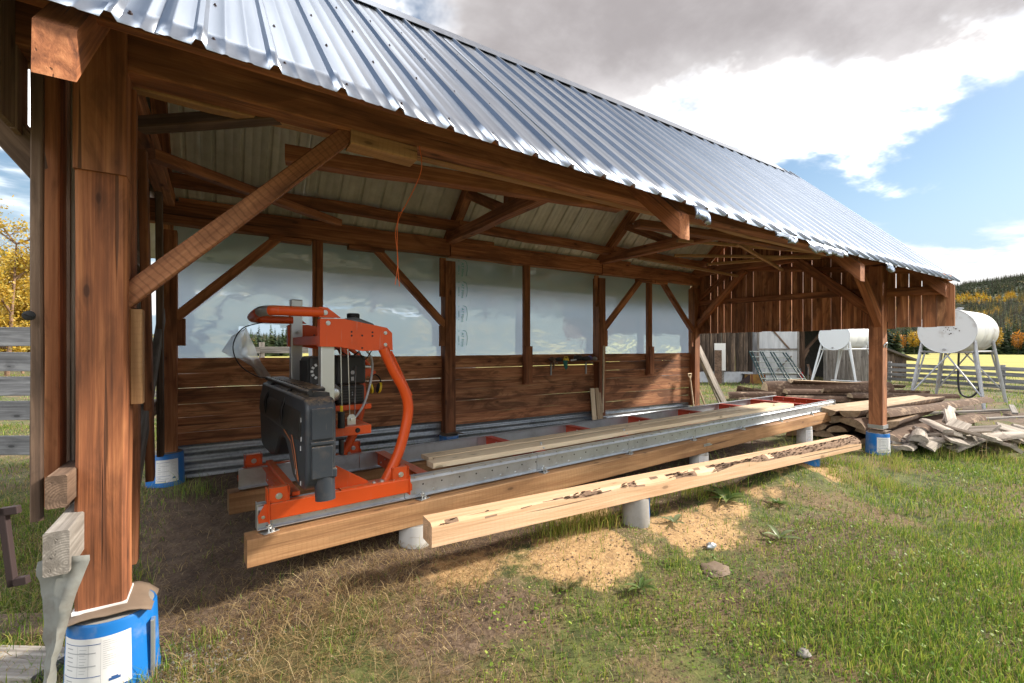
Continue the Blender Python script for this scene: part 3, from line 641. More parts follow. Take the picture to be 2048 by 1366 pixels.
# footing pails
def pail(x, y, zt, r, mat, label, lab=None, lab_ang=-90, conc=True, lw=62, name='footing_pail', ztop=None):
    z0 = g1(x, y) - .05; h_ = zt - z0
    o = empty(name, (x, y, z0), 0, label, 'pail'); b_ = B()
    b_.lathe([(r * 1.0, 0), (r * 1.02, h_ * .10), (r * 1.035, h_ * .12), (r * 1.035, h_ * .18), (r * 1.01, h_ * .22), (r * .95, h_ * .97), (r * .92, h_)], 32)
    b_.obj('body', mat, o, False, 35)
    b_ = B(); b_.lathe([(r * .88, h_ - .03), (r * .88, h_ + .002), (r * .80, h_ + .004)], 24); b_.obj('concrete_fill', 'concrete', o, False, 50)
    if lab:
        b_ = B(); n = 12; hh = (h_ * .26, h_ * .86)
        def pt(t_, z, e=.002): 
            a_ = R(lab_ang + (t_ - .5) * lw); q_ = r * (1.01 - .06 * (z / h_ - .22) / .75) + e; return (q_ * math.cos(a_), q_ * math.sin(a_), z)
        def band(t0, t1, z0_, z1_, mat_, e, nm):
            b2 = B(); k = 8
            b2.add([pt(t0 + (t1 - t0) * i / k, z, e) for z in (z0_, z1_) for i in range(k + 1)], [(i, i + 1, i + k + 2, i + k + 1) for i in range(k)]); b2.obj(nm, mat_, lb if nm != 'label' else o, False, 60); return b2
        b2 = B(); b2.add([pt(i / n, z) for z in hh for i in range(n + 1)], [(i, i + 1, i + n + 2, i + n + 1) for i in range(n)]); lb = b2.obj('label', 'label_white', o, False, 60)
        H_ = hh[1] - hh[0]
        for zz in (.88, .28): band(.05, .62, hh[0] + H_ * zz, hh[0] + H_ * (zz + .012), 'label_blue', .003, 'print_line')
        for zz in (.80, .72, .64, .56, .48, .40, .20, .15): band(.10, .22 if int(zz * 100) % 3 else .56, hh[0] + H_ * zz, hh[0] + H_ * (zz + .018), 'label_grey', .003, 'print_line')
        for tv, z0_, z1_ in ((.62, .04, .97), (.30, .30, .87), (.46, .30, .87)): band(tv, tv + .004, hh[0] + H_ * z0_, hh[0] + H_ * z1_, 'label_grey', .003, 'print_line')
        for q in range(9): band(.33, .33 + .08 + .04 * ((q * 7) % 3) / 3, hh[0] + H_ * (.36 + q * .055), hh[0] + H_ * (.368 + q * .055), 'label_grey', .003, 'print_line')
        for q in range(14): band(.65, .70 + .25 * ((q * 5) % 7) / 7, hh[0] + H_ * (.40 + q * .04), hh[0] + H_ * (.407 + q * .04), 'label_grey', .003, 'print_line')
        band(.02, .45, hh[0] + H_ * .01, hh[0] + H_ * .03, 'label_yellow', .003, 'print_line')
        for q in range(12): band(.08 + q * .03, .095 + q * .03, hh[0] + H_ * .06, hh[0] + H_ * .095, 'label_blue', .003, 'print_mark')
        band(.72, .86, hh[0] + H_ * .14, hh[0] + H_ * .19, 'label_blue', .003, 'print_logo'); band(.75, .83, hh[0] + H_ * .19, hh[0] + H_ * .215, 'label_blue', .003, 'print_logo')
    return o
p0_ = pail(X0 + .04, YF - .03, .345, .175, 'pail_blue', 'large blue pail with torn white label under the front left post', True, -108, lw=95)
b_ = B(); b_.box((.150, -.110, .05), (.166, -.070, .33)); b_.obj('handle_strap', 'zinc', p0_, False, bev=.003)
p1_ = pail(X1, YF, .27, .155, 'pail_blue', 'blue pail with white label under the front right post', True, -125, lw=80)
p2_ = pail(BX[0] - .02, YB - .03, .46, .17, 'pail_blue', 'blue pail with white and yellow label in the back left corner', True, -80, lw=70)
pail(BX[1], YB - .03, .30, .15, 'pail_blue', 'blue pail under the second back post'); pail(BX[2], YB - .03, .30, .15, 'pail_blue', 'blue pail under the third back post behind the track')
pail(BX[3], YB - .03, .27, .15, 'pail_blue', 'blue pail under the last back post by leaning planks')
for x, y, z, d_ in ((X0, YF, .352, .27), (X1, YF, .288, .20), (BX[1], YB, .318, .25)):
    b_ = B(); n = 8; vs = []
    for j in range(n + 1):
        for i in range(n + 1):
            u_, v_ = i / n - .5, j / n - .5; vs.append((x + .03 + u_ * d_ * 1.25, y - .02 + v_ * d_ * 1.15, z + .025 - .11 * max(0, abs(u_) - .30) * 2 * (1 + v_) + .006 * mnoise.noise((u_ * 5, v_ * 5, x))))
    b_.add(vs, [(j * 9 + i, j * 9 + i + 1, j * 9 + i + 10, j * 9 + i + 9) for j in range(n) for i in range(n)])
    o = b_.obj('post_flashing', 'flashing', shed, smooth=60); o.modifiers.new('t', 'SOLIDIFY').thickness = .006
for x in (X0, X1):
    b_ = B(); b_.box((x - .098, YF - .102, .372 if x == X0 else .345), (x + .098, YF + .098, .386 if x == X0 else .40)); b_.obj('post_shoe', 'label_white' if x == X0 else 'zinc', shed)
b_ = B(); n = 30
for i in range(n + 1):
    t_ = i / n; zc = .72 - .78 * t_; w_ = max(.035, .165 * (1 - 1.55 * t_)) * (1 + .2 * mnoise.noise((t_ * 6, 2, 3))); cx_ = -.555 - .075 * t_ + .02 * t_ * t_
    cy_ = 2.62 - .10 * t_
    for j in range(4): b_.v.append((cx_ + w_ * (j / 3 - .5) + .008 * mnoise.noise((t_ * 14, j * 1.7, 4)), cy_ + .03 * math.sin(j * 1.6 + t_ * 3) + .014 * mnoise.noise((t_ * 9, j * 1.3, 9)), zc + .015 * mnoise.noise((j * 1.1, t_ * 9, 1))))
b_.f = [(i * 4 + j, i * 4 + j + 1, i * 4 + j + 5, i * 4 + j + 4) for i in range(n) for j in range(3)]; b_.m = [0] * len(b_.f)
o = b_.obj('sheet_strip', 'housewrap', None, smooth=60); o.modifiers.new('t', 'SOLIDIFY').thickness = .004
tag(o, 'ragged pale strip of sheeting hanging beside the large blue pail', 'sheeting')
b_ = B(); b_.box((-.012, -.012, 0), (.012, .012, .30)); b_.box((-.012, -.012, .27), (.05, .012, .30)); b_.box((-.012, -.012, 0), (.05, .012, .03))
o = b_.obj('iron_bracket', 'iron', None, bev=.003); o.location = (-.665, 2.46, .70); o.rotation_euler = (0, R(-6), R(-20)); tag(o, 'rusty iron bracket hanging left of the grey beam end', 'bracket')
b_ = B(); b_.lathe([(.012, 0), (.022, .004), (.022, .010), (.014, .014)], 16, T=Matrix.Rotation(R(90), 4, 'X')); b_.tube([(-.014, -.016, .006), (.014, -.016, -.006)], .004, 6)
o = b_.obj('hook_reflector', 'rubber', shed, False, 40); o.location = (0, 0, 0); o.parent = None
o.matrix_basis = Matrix.Translation((-.715, 2.83, 1.74)); attach(o, shed)
# ------------------------------------------------------------------ sawmill track (local u along the rail, v away from the camera, w up)
OT, AT = (.19, 3.30, .446), R(4.2)
MT = Matrix.Translation(OT) @ Matrix.Rotation(AT, 4, 'Z')
def W(u, v, w): return MT @ Vector((u, v, w))
LT, GA = 9.62, 1.05
track = empty('sawmill_track', OT, AT, 'long galvanised steel sawmill track with red cross bunks on timbers', 'track')
sects = [(0, .985), (.99, 2.30), (2.305, 3.62), (3.625, 4.95), (4.955, 6.3), (6.305, 7.95), (7.955, 9.62)]
for v0, sg in ((0, 1), (GA, -1)):
    for a, b in sects:
        b_ = B()
        b_.box((a, v0, .004), (b, v0 + .005 * sg, .16)) if sg > 0 else b_.box((a, v0 - .005, .004), (b, v0, .16))
        y0, y1 = sorted((v0 - .028 * sg, v0 + .05 * sg)); b_.box((a, y0, 0), (b, y1, .005))
        y0, y1 = sorted((v0 - .012 * sg, v0 + .045 * sg)); b_.box((a, y0, .155), (b, y1, .160)); b_.box((a, v0 - .016 * sg, .118) if sg > 0 else (a, v0 + .010, .118), (b, v0 - .010 * sg, .124) if sg > 0 else (b, v0 + .016, .124))
        b_.prism([(v0 - .002 * sg, .118), (v0 - .016 * sg, .122), (v0 - .002 * sg, .142)], a, b, 0)
        rail = b_.obj('rail', 'zinc', track, False)
        b_ = B(); k = max(3, int((b - a) / .16))
        for i in range(k):
            u = a + (i + .5) * (b - a) / k; s_ = -sg
            b_.tube([(u, v0 + .001 * s_, .148), (u, v0 + .012 * s_, .148)], .008, 6); b_.tube([(u, v0 + .001 * s_, .03), (u, v0 + .009 * s_, .03)], .007, 6)
            b_.tube([(u + .07, v0 + .0005 * s_, .085), (u + .07, v0 + .002 * s_, .085)], .007, 8, 1)
        tag(b_.obj('bolts', ['bolt', 'rubber'], rail, False), kind='stuff')
    for u in (.06, 1.12, 2.36, 3.60, 4.85, 6.1, 7.3, 8.5, 9.45):
        b_ = B(); s_ = -sg; v = v0 + .035 * s_
        T = Matrix.Translation((u, v, -.016)) @ Matrix.Rotation(R(22), 4, 'Z'); b_.box((-.05, -.035, -.001), (.05, .035, .004), 0, T)
        b_.tube([(u, v, -.012), (u, v, .035)], .008, 8); b_.tube([(u, v, .004), (u, v, .014)], .015, 6); b_.tube([(u + .02, v + .012 * s_, -.012), (u + .02, v + .012 * s_, .004)], .011, 6)
        b_.box((u - .02, v - .012, .018), (u + .02, v + .02, .024)); b_.obj('levelling_foot', 'bolt', track, False, bev=.001)
b_ = B(); b_.box((-.006, -.03, 0), (-.001, .05, .165)); b_.obj('end_plate', 'zinc', track, False); b_ = B(); b_.box((LT + .001, -.03, 0), (LT + .006, .05, .165)); b_.obj('end_plate', 'zinc', track, False)
for k, u in enumerate((.20, 1.16, 2.42, 3.66, 4.90, 6.15, 7.4, 8.55, 9.5)):
    b_ = B(); pl = [(.01, .02), (.01, .135), (.05, .152), (GA - .05, .152), (GA - .01, .135), (GA - .01, .02)]
    b_.prism(pl, u, u + .006, 0); b_.box((u + .006, .03, .146), (u + .06, GA - .03, .152)); b_.box((u - .03, .03, .146), (u, GA - .03, .152))
    bk = b_.obj('bunk', 'orange' if k < 2 else 'red_bunk', track, False)
    b_ = B()
    for i in range(9): v = .10 + i * .105; b_.tube([(u - .001, v, .06 + .05 * (i % 2)), (u - .006, v, .06 + .05 * (i % 2))], .008, 8)
    tag(b_.obj('bolts', 'bolt', bk, False), kind='stuff')
    if k in (2, 3, 6): 
        b_ = B(); b_.box((u + .02, .10, .152), (u + .06, .15, .20)); b_.tube([(u + .04, .125, .20), (u + .04, .125, .225)], .012, 8); b_.tube([(u + .04, .08, .18), (u + .04, .17, .18)], .010, 8); b_.obj('log_clamp', 'zinc', track, False, bev=.003)
# sleepers under the track and their pails
def sill(u0, u1, v, label, y_=.16, h_=.17):
    o = timber('sill_timber', W(u0, v, -.102), W(u1, v, -.102), y_, h_, 'wood_sill', seg=8, wob=.003, ch=.006); return tag(o, label, 'timber', 'timbers under the sawmill track')
sill(-.07, 5.03, -.03, 'front track timber, left length with its cut end nearest the camera')
sill(5.035, 9.72, -.03, 'front track timber, right length starting at the steel splice plate')
sill(-.07, 5.0, GA + .02, 'rear track timber, left length behind the carriage'); sill(5.01, 9.72, GA + .02, 'rear track timber, right length behind the stacked boards')
b_ = B(); b_.box((4.95, -.1165, -.10), (5.14, -.1125, -.085)); b_.box((4.95, -.117, -.08), (5.10, -.1135, -.067))
o = b_.obj('splice_plate', 'zinc', None); o.matrix_basis = MT; tag(o, 'small galvanised splice strap nailed across the front timber joint', 'strap')
for u, lb, mt_ in ((1.06, 'white pail under the front timber left of the squared log end', 'pail_white'), (5.0, 'white pail under the front timber splice', 'pail_white'), (8.25, 'printed white pail near the right end of the front timber', 'pail_white')):
    p_ = W(u, -.02, -.19); pail(p_.x, p_.y, p_.z, .118, mt_, lb, u > 4, -110, lw=70)
for u, lb in ((1.4, 'white pail under the rear timber behind the carriage'), (7.55, 'white pail under the rear timber seen below the track')):
    p_ = W(u, GA, -.19); pail(p_.x, p_.y, p_.z, .125, 'pail_white', lb)
# sawn boards lying on the bunks
def board(u0, v0, u1, v1, w_, wid, th_, label):
    tag(timber('sawn_board', W(u0, v0, w_), W(u1, v1, w_), wid, th_, 'wood_lumber', seg=8, wob=.004, ch=.003), label, 'board', 'sawn boards on the track')
board(1.28, .16, 8.0, .11, .181, .125, .045, 'pale sawn board on the track, nearer and upper of the pair')
board(1.36, .42, 7.9, .40, .175, .15, .038, 'pale wider sawn board on the track, farther from the front rail')
board(1.40, .30, 8.1, .27, .171, .10, .036, 'thin board wedged between the two pale boards on the track')
# squared log lying in front
def cant():
    n = 60; vs = []; fs = []; mi = []; L = 5.64; a, h_ = .085, .15
    for i in range(n + 1):
        x = L * i / n
        wv = min(.012 + .060 * max(0, mnoise.noise((x * 1.7, 3, 0)) + .25 + .75 * (i / n) ** 1.5), .105)
        j1 = .004 * mnoise.noise((x * 14, 1, 2)); j2 = .004 * mnoise.noise((x * 14, 6, 2))
        sec = [(-a, 0), (a, 0), (a, h_), (-a + wv + j1, h_ + .001), (-a + wv * .55 + j1, h_ - wv * .22 + j2), (-a + wv * .12, h_ - wv * .62 + j2), (-a, h_ - wv * .95 + j2)]
        vs += [(x, y, z) for y, z in sec]
    for i in range(n):
        for j in range(7):
            fs.append((i * 7 + j, i * 7 + (j + 1) % 7, (i + 1) * 7 + (j + 1) % 7, (i + 1) * 7 + j)); mi.append(1 if j in (3, 4, 5) and (mnoise.noise((i * .45, j * .35, 4)) > (.24 - .8 * i / n)) else 0)
    fs += [tuple(range(6, -1, -1)), tuple(range(n * 7, n * 7 + 7))]; mi += [0, 0]
    b_ = B(); b_.v = vs; b_.f = [tuple(reversed(f)) for f in fs]; b_.f[-2:] = fs[-2:]; b_.m = mi
    o = b_.obj('squared_log', ['wood_fresh', 'bark_pale'], None); T, _ = frame((1.125, 2.79, .33), (6.70, 2.545, .33)); o.matrix_basis = T
    b2 = B(); b2.v = []; 
    for k in range(700):                                              # loose bark scales along the waney edge
        x = L * (random.random() ** .62); wv = min(.012 + .060 * max(0, mnoise.noise((x * 1.7, 3, 0)) + .25 + .75 * (x / L) ** 1.5), .105)
        if wv < .016 or mnoise.noise((x * 60 / L * .45, .35 * 4, 4)) < .20 - .8 * x / L: continue
        t_ = random.random(); c = Vector((x, -a + wv * (1 - t_) * .9, h_ - wv * t_ * .9 + .002)); s_ = random.uniform(.006, .020)
        q_ = [c + Vector((random.uniform(.5, 1.6) * s_ * cx_, s_ * cy_ * .6, -s_ * cy_ * .5 + random.uniform(.0, .004))) for cx_, cy_ in ((-1, -1), (1, -1), (1.2, .6), (0, 1.2), (-1.1, .5))]
        ctr = c + Vector((0, -.004, .006)); kk = len(b2.v); b2.v += [tuple(p) for p in q_] + [tuple(ctr)]; b2.f += [(kk + i, kk + (i + 1) % 5, kk + 5) for i in range(5)]; b2.m += [0] * 5
    bs = b2.obj('bark_scales', 'bark', o, False); tag(bs, kind='stuff')
    return tag(o, 'freshly squared pale log with bark left along one edge, lying in front of the track', 'log')
cant()
pier = empty('concrete_pier', (2.99, 2.72, g1(2.99, 2.72) - .05), 0, 'bare concrete pier with blue strip carrying the middle of the squared log', 'pier')
b_ = B(); hp = .33 - pier.location.z; b_.lathe([(.118, 0), (.108, hp * .93), (.095, hp)], 22); b_.obj('body', 'concrete', pier, False, 40)
b_ = B(); b_.box((.103, -.05, .02), (.122, -.012, hp - .02)); b_.obj('pail_strip', 'pail_blue', pier, False, bev=.003)
pier = empty('concrete_pier', (5.9, 2.70, g1(5.9, 2.7) - .05), 0, 'low concrete pier with blue rim under the far end of the squared log', 'pier')
b_ = B(); hp = .33 - pier.location.z; b_.lathe([(.13, 0), (.12, hp * .96), (.11, hp)], 22); b_.obj('body', 'concrete', pier, False, 40)
b_ = B(); b_.lathe([(.136, .02), (.134, hp * .8), (.128, hp * .82)], 22); b_.obj('pail_rim', 'pail_blue', pier, False, 40)

# ------------------------------------------------------------------ sawmill carriage
car = empty('sawmill_carriage', OT, AT, 'orange portable sawmill carriage with black blade housing and petrol engine on the track', 'sawmill')
def P(b_, name, mat, smooth=None, bev=0, parent=None): return b_.obj(name, mat, parent or car, False, smooth, bev)
def bolt(u, v, w_, r, par, ax=(0, -1, 0), mat='bolt'):
    b_ = B(); p = Vector((u, v, w_)); a_ = Vector(ax); b_.tube([p, p + a_ * r * .35], r * 1.35, 12); b_.tube([p + a_ * r * .35, p + a_ * r * 1.1], r, 6); o = b_.obj('bolt', mat, None, True, 40); o.parent = par; return o
for v0, s_ in ((-.065, 1), (GA + .005, -1)):
    y0, y1 = v0, v0 + .06
    b_ = B(); b_.box((.06, y0, .062), (1.0, y1, .166)); sk = P(b_, 'skid', 'orange', None, .006)
    for u in (.052, .998):
        b_ = B(); b_.box((u, y0 - .006, .045), (u + .007, y1 + .006, .19)); P(b_, 'skid_end_plate', 'orange', None, .001)
    b_ = B(); b_.prism([(.0, .05), (.052, .05), (.052, .165), (.035, .165), (-.005, .095)], y0 + .02, y0 + .028, 1); o = P(b_, 'track_wiper', 'orange'); bolt(.025, y0 + .02, .085, .008, car)
    b_ = B(); b_.prism([(1.005, .06), (1.03, .07), (1.03, .11), (1.005, .15)], y0 + .02, y0 + .028, 1); P(b_, 'track_wiper', 'orange')
    for u in (.045, .868):
        b_ = B(); b_.prism([(u, .167), (u + .13, .167), (u + .118, .258), (u + .012, .258)], y0 + .012, y0 + .017, 1)
        for uu in (u, u + .125): b_.box((uu, y0 + .002, .167), (uu + .005, y0 + .075, .262))
        b_.box((u + .012, y0 + .012, .254), (u + .12, y0 + .07, .260)); P(b_, 'wheel_box', 'orange', None, .002); bolt(u + .068, y0 + .012, .205, .015, car)
        b_ = B(); T = Matrix.Translation((u + .065, y0 + .045, .205)) @ Matrix.Rotation(R(90), 4, 'X'); b_.lathe([(.048, -.018), (.048, .018)], 20, T=T); P(b_, 'wheel', 'zinc', 40)
    m0 = .02 if s_ > 0 else GA - .05
    b_ = B(); b_.box((.385, m0, .17), (.478, m0 + .075, 1.40 if s_ > 0 else 1.57)); P(b_, 'mast', 'alu', None, .008)
    if s_ > 0:
        b_ = B(); b_.prism([(.36, .166), (.72, .166), (.70, .19), (.485, .33), (.36, .33)], .0, .008, 1); P(b_, 'mast_gusset', 'orange', None, .002)
        b_ = B(); b_.box((.50, -.06, .166), (1.0, .05, .172)); P(b_, 'skid_top', 'orange')
    # outer bowed tube
    vt = .0 if s_ > 0 else GA
    path = spline([(.82, vt, 1.15), (.90, vt, .985), (.985, vt, .83), (1.018, vt, .70), (1.0, vt, .56), (.94, vt, .36), (.84, vt, .165)], 6)
    b_ = B(); b_.tube(path, .039, 16); P(b_, 'bow_tube', 'orange', 50)
    b_ = B(); b_.tube([path[2] + Vector((.04, 0, .02)), path[14] + Vector((.045, 0, .0))], .008, 6); P(b_, 'cable_guard', 'orange')
    bolt(.80, vt - .03, .172, .012, car, (0, 0, 1)); bolt(.88, vt - .04, .172, .012, car, (0, 0, 1)); bolt(.74, vt - .03, .172, .010, car, (0, 0, 1))
# lower cross members between the skids
for u in (.20,):
    b_ = B(); b_.box((u, .0, .17), (u + .05, GA, .20)); P(b_, 'cross_member', 'orange', None, .004)
# top head: side plates, cross tube, handle loop
pl = [(.372, 1.352), (.535, 1.355), (.82, 1.305), (.845, 1.30), (.885, 1.262), (.89, 1.135), (.66, 1.128), (.50, 1.158), (.372, 1.160)]
for v0 in (-.012, GA + .004):
    b_ = B(); b_.prism(pl, v0, v0 + .008, 1); hp_ = P(b_, 'head_plate', 'orange', None, .002)
    b_ = B(); b_.prism([(.44, 1.352), (.835, 1.30), (.835, 1.292), (.44, 1.305)], v0 + .0082, v0 + .05, 1); P(b_, 'head_flange', 'orange')
    b_ = B(); b_.box((.376, v0 + .008, 1.16), (.384, v0 + .09, 1.35)); P(b_, 'mast_clamp', 'orange', None, .002)
    for u, w_, r in ((.425, 1.322, .012), (.832, 1.262, .010), (.832, 1.175, .010)): bolt(u, v0, w_, r, car)
    b_ = B()
    for u, w_ in ((.585, 1.265), (.585, 1.238), (.66, 1.24), (.735, 1.265), (.735, 1.238), (.66, 1.15)): b_.tube([(u, v0 + .0005, w_), (u, v0 - .0012, w_)], .007, 10)
    tag(P(b_, 'plate_holes', 'rubber'), kind='stuff')
b_ = B(); b_.box((.60, .0, 1.16), (.70, GA, 1.26)); P(b_, 'head_crossbeam', 'orange', None, .005)
b_ = B(); b_.box((.40, .10, 1.17), (.46, GA - .05, 1.24)); P(b_, 'head_crossbeam', 'orange', None, .005)
b_ = B(); b_.prism([(.375, 1.36), (.375, 1.435), (.43, 1.43), (.52, 1.362)], .012, .022, 1); P(b_, 'handle_gusset', 'orange', None, .002); bolt(.412, .012, 1.395, .013, car)
b_ = B(); b_.prism([(.375, 1.36), (.375, 1.435), (.43, 1.43), (.52, 1.362)], GA - .02, GA - .01, 1); P(b_, 'handle_gusset', 'orange', None, .002)
hl = spline([(.40, .03, 1.397), (.15, .03, 1.397), (.08, .05, 1.396), (.04, .14, 1.394), (.035, .30, 1.39), (.06, .72, 1.39), (.08, .88, 1.39), (.12, .98, 1.39), (.20, 1.01, 1.39), (.40, 1.01, 1.39)], 6)
b_ = B(); b_.tube(hl, .033, 16); P(b_, 'handle_loop', 'orange', 50)
b_ = B(); b_.tube(hl[12:20], .0345, 16); P(b_, 'handle_wear', 'alu', 50)
b_ = B(); b_.tube([(.335, .03, 1.397), (.345, .03, 1.397)], .0355, 16); P(b_, 'handle_collar', 'orange', 50)
# blade housing: near and far wheel cover joined by a bridge, profile in the v-w plane
def arc(cx_, cy_, r, a0, a1, n=8): return [(cx_ + r * math.cos(R(a0 + (a1 - a0) * i / n)), cy_ + r * math.sin(R(a0 + (a1 - a0) * i / n))) for i in range(n + 1)]
hp_ = [(-.22, .84)] + arc(-.24, .76, .08, 90, 180, 4)[1:] + [(-.32, .40)] + arc(-.20, .38, .12, 180, 250, 4) + [(-.06, .258), (.06, .29), (.14, .36), (.22, .44), (.33, .495), (.44, .50), (.55, .46), (.63, .38), (.73, .305), (.92, .268)] + arc(1.32, .40, .13, 270, 360, 5) + [(1.50, .60), (1.46, .72), (1.34, .84)]
b_ = B(); b_.prism([(v, w_) for v, w_ in hp_], .215, .395, 0); hs = P(b_, 'blade_housing', 'slate_plastic', 35, .018)
# slanted upper shoulder over the face
b_ = B(); b_.prism([(.18, .64), (.216, .60), (.216, .84), (.29, .875), (.39, .85), (.39, .835), (.28, .86)], -.20, 1.36, 1, 0); 
b_.v = []; b_.f = []; b_.m = []
sec = [(.213, .56), (.198, .60), (.205, .72), (.245, .835), (.30, .872), (.385, .862), (.388, .83)]
for v in (-.20, 1.40):
    k0 = 1 if v < 0 else 1
    b_.v += [(u, v, w_) for u, w_ in sec]
n = len(sec); b_.f = [(i, i + 1, i + 1 + n, i + n) for i in range(n - 1)] + [tuple(range(n)), tuple(range(2 * n - 1, n - 1, -1))]; b_.m = [0] * len(b_.f)
P(b_, 'housing_shoulder', 'black_plastic', 40)
b_ = B(); b_.tube([(.262, -.22, .868), (.262, 1.40, .872)], .017, 10); P(b_, 'hinge_rod', 'black_plastic', 50)
for k in range(15):
    v = -.05 + k * .095; b_ = B(); T = Matrix.Translation((.335, v, .878)) @ Matrix.Rotation(R(8), 4, 'X'); b_.box((-.055, -.035, -.012), (.055, .035, .010), 0, T); P(b_, 'cooling_fin', 'black_plastic', None, .006)
for v in (.35, 1.05):
    b_ = B(); pts = [(.205, v, .60), (.196, v - .01, .70), (.232, v - .03, .82), (.262, v - .05, .872)]; b_.tube(spline(pts, 4), .012, 6); P(b_, 'strap', 'rubber', 60)
b_ = B(); b_.prism([(-.30, .80), (-.20, .84), (-.20, .835)], .22, .39, 0); b_.v = []; b_.f = []; b_.m = []
b_.box((.245, -.334, .345), (.372, -.318, .545)); b_.box((.245, -.336, .585), (.372, -.320, .78)); P(b_, 'housing_rib', 'slate_plastic', None, .008)
b_ = B(); b_.box((.24, -.338, .555), (.378, -.30, .575)); P(b_, 'housing_seam', 'slate_plastic', None, .004)
# pinstripe decal on the face
def ribbon(pts, wd_, mat, nm):
    b_ = B()
    for (v, w_), (v2, w2) in zip(pts[:-1], pts[1:]):
        d_ = Vector((v2 - v, w2 - w_)).normalized() * wd_ / 2; n_ = Vector((-d_.y, d_.x)); k = len(b_.v)
        b_.v += [(.2105, v + n_.x, w_ + n_.y), (.2105, v - n_.x, w_ - n_.y), (.2105, v2 - n_.x, w2 - n_.y), (.2105, v2 + n_.x, w2 + n_.y)]; b_.f.append((k, k + 1, k + 2, k + 3)); b_.m.append(0)
    return P(b_, nm, mat)
ribbon([(.10, .60), (-.02, .48), (-.10, .36), (-.14, .31)], .020, 'decal', 'pinstripe'); ribbon([(.34, .565), (.10, .52), (-.0, .42), (-.08, .33), (-.14, .30)], .010, 'decal', 'pinstripe')
ribbon([(.60, .575), (.34, .575), (.10, .60)], .006, 'decal_white', 'pinstripe'); ribbon([(.34, .60), (.16, .58)], .03, 'label_grey', 'badge')
ribbon([(-.04, .345), (-.075, .345)], .035, 'label_grey', 'badge')
for v, w_ in ((-.2, .70), (-.2, .58), (-.19, .52), (-.19, .30)): 
    b_ = B(); b_.box((.2105, v - .006, w_ - .014), (.2145, v + .006, w_ + .014)); P(b_, 'warning_sticker', 'decal_white')
# sawdust chute
b_ = B(); ch = [(.335, -.27, .37), (.336, -.275, .30), (.338, -.285, .20)]
b_.tube(ch, [.062, .060, .060], 20, 0, False); b_.tube([ch[2], (.3375, -.283, .215), (.337, -.28, .26)], [.060, .053, .05], 20, 0, False); P(b_, 'sawdust_chute', 'slate_plastic', 50)
b_ = B(); b_.prism([(.27, .40), (.40, .40), (.398, .34), (.275, .34)], -.33, -.22, 1); P(b_, 'chute_collar', 'slate_plastic', None, .01)
# winch shelf beside the near mast
b_ = B(); b_.box((.44, -.035, .535), (.72, .30, .60)); P(b_, 'winch_shelf', 'orange', None, .006); bolt(.62, -.035, .567, .013, car, mat='rubber')
b_ = B(); b_.tube([(.50, -.06, .60), (.50, -.06, .71)], .024, 12); P(b_, 'grip', 'rubber', 50); b_ = B(); b_.tube([(.50, -.06, .42), (.50, -.06, .52)], .018, 12); P(b_, 'grip', 'rubber', 50)
b_ = B(); b_.prism([(.565, .60), (.625, .60), (.625, .65), (.61, .675), (.58, .675), (.565, .65)], .02, .03, 1); b_.tube([(.595, .0, .64), (.595, .06, .64)], .014, 10); P(b_, 'pulley_bracket', 'alu', None, .002)
for (u, v, w_), (u2, v2, w2) in (((.585, .03, .66), (.572, .03, 1.16)), ((.535, .04, .62), (.525, .04, 1.16)), ((.62, .03, .66), (.78, .5, 1.10))):
    b_ = B(); b_.tube([(u, v, w_), (u2, v2, w2)], .0035, 6); P(b_, 'lift_cable', 'bolt')
b_ = B(); b_.tube([(.53, .04, .60), (.53, .04, .74)], .010, 6); P(b_, 'cable_end', 'yellow')
# engine block, fan shroud, air filter, fuel tank
b_ = B(); b_.prism(arc(.0, .0, .05, 0, 360, 4)[:4], 0, .1, 1); b_.v = []; b_.f = []; b_.m = []
b_.box((.40, .42, .78), (.62, .72, 1.085)); sh = P(b_, 'recoil_shroud', 'engine_black', None, .025)
for k in range(11):
    b_ = B(); b_.box((.392, .44 + k * .025, .82), (.402, .452 + k * .025, 1.05)); P(b_, 'vent_slat', 'engine_black')
b_ = B()
for k in range(12):
    a_ = R(k * 30); T = Matrix.Translation((.475 + .055 * math.cos(a_), .418, .97 + .055 * math.sin(a_))) @ Matrix.Rotation(-a_, 4, 'Y'); b_.box((-.010, -.003, -.008), (.010, .003, .008), 0, T)
tag(P(b_, 'starter_ring', 'decal_white'), kind='stuff')
for k, (u0, u1) in enumerate(((.43, .55), (.43, .56), (.43, .52))):
    b_ = B(); b_.box((u0, .4185, .865 - k * .022), (u1, .4205, .871 - k * .022)); P(b_, 'engine_print', 'label_grey')
b_ = B(); b_.box((.60, .40, .86), (.83, .75, 1.09)); P(b_, 'air_filter_cover', 'engine_black', None, .02)
b_ = B(); b_.box((.60, .40, .70), (.82, .75, .855)); P(b_, 'crankcase', 'engine_black', None, .02)
for k in range(6):
    b_ = B(); b_.box((.615, .385, .72 + k * .022), (.80, .41, .728 + k * .022)); P(b_, 'cylinder_fin', 'engine_black')
b_ = B(); b_.tube([(.72, .395, .955), (.72, .399, .955)], .016, 10); b_.box((.71, .396, .89), (.73, .399, .92)); b_.box((.715, .396, .77), (.723, .399, .80)); P(b_, 'engine_print', 'label_grey')
b_ = B(); T = Matrix.Translation((.56, .44, .80)) @ Matrix.Rotation(R(90), 4, 'X'); b_.lathe([(.075, 0), (.07, .05), (.045, .075), (.02, .08)], 20, T=T); P(b_, 'muffler', 'alu', 40)
b_ = B(); T = Matrix.Translation((.72, .60, .68)); b_.lathe([(.11, -.04), (.12, .0), (.10, .03)], 20, T=T); P(b_, 'clutch_cover', 'engine_black', 40)
b_ = B(); b_.box((.42, .36, .66), (.86, .80, .70)); P(b_, 'engine_deck', 'orange', None, .004)
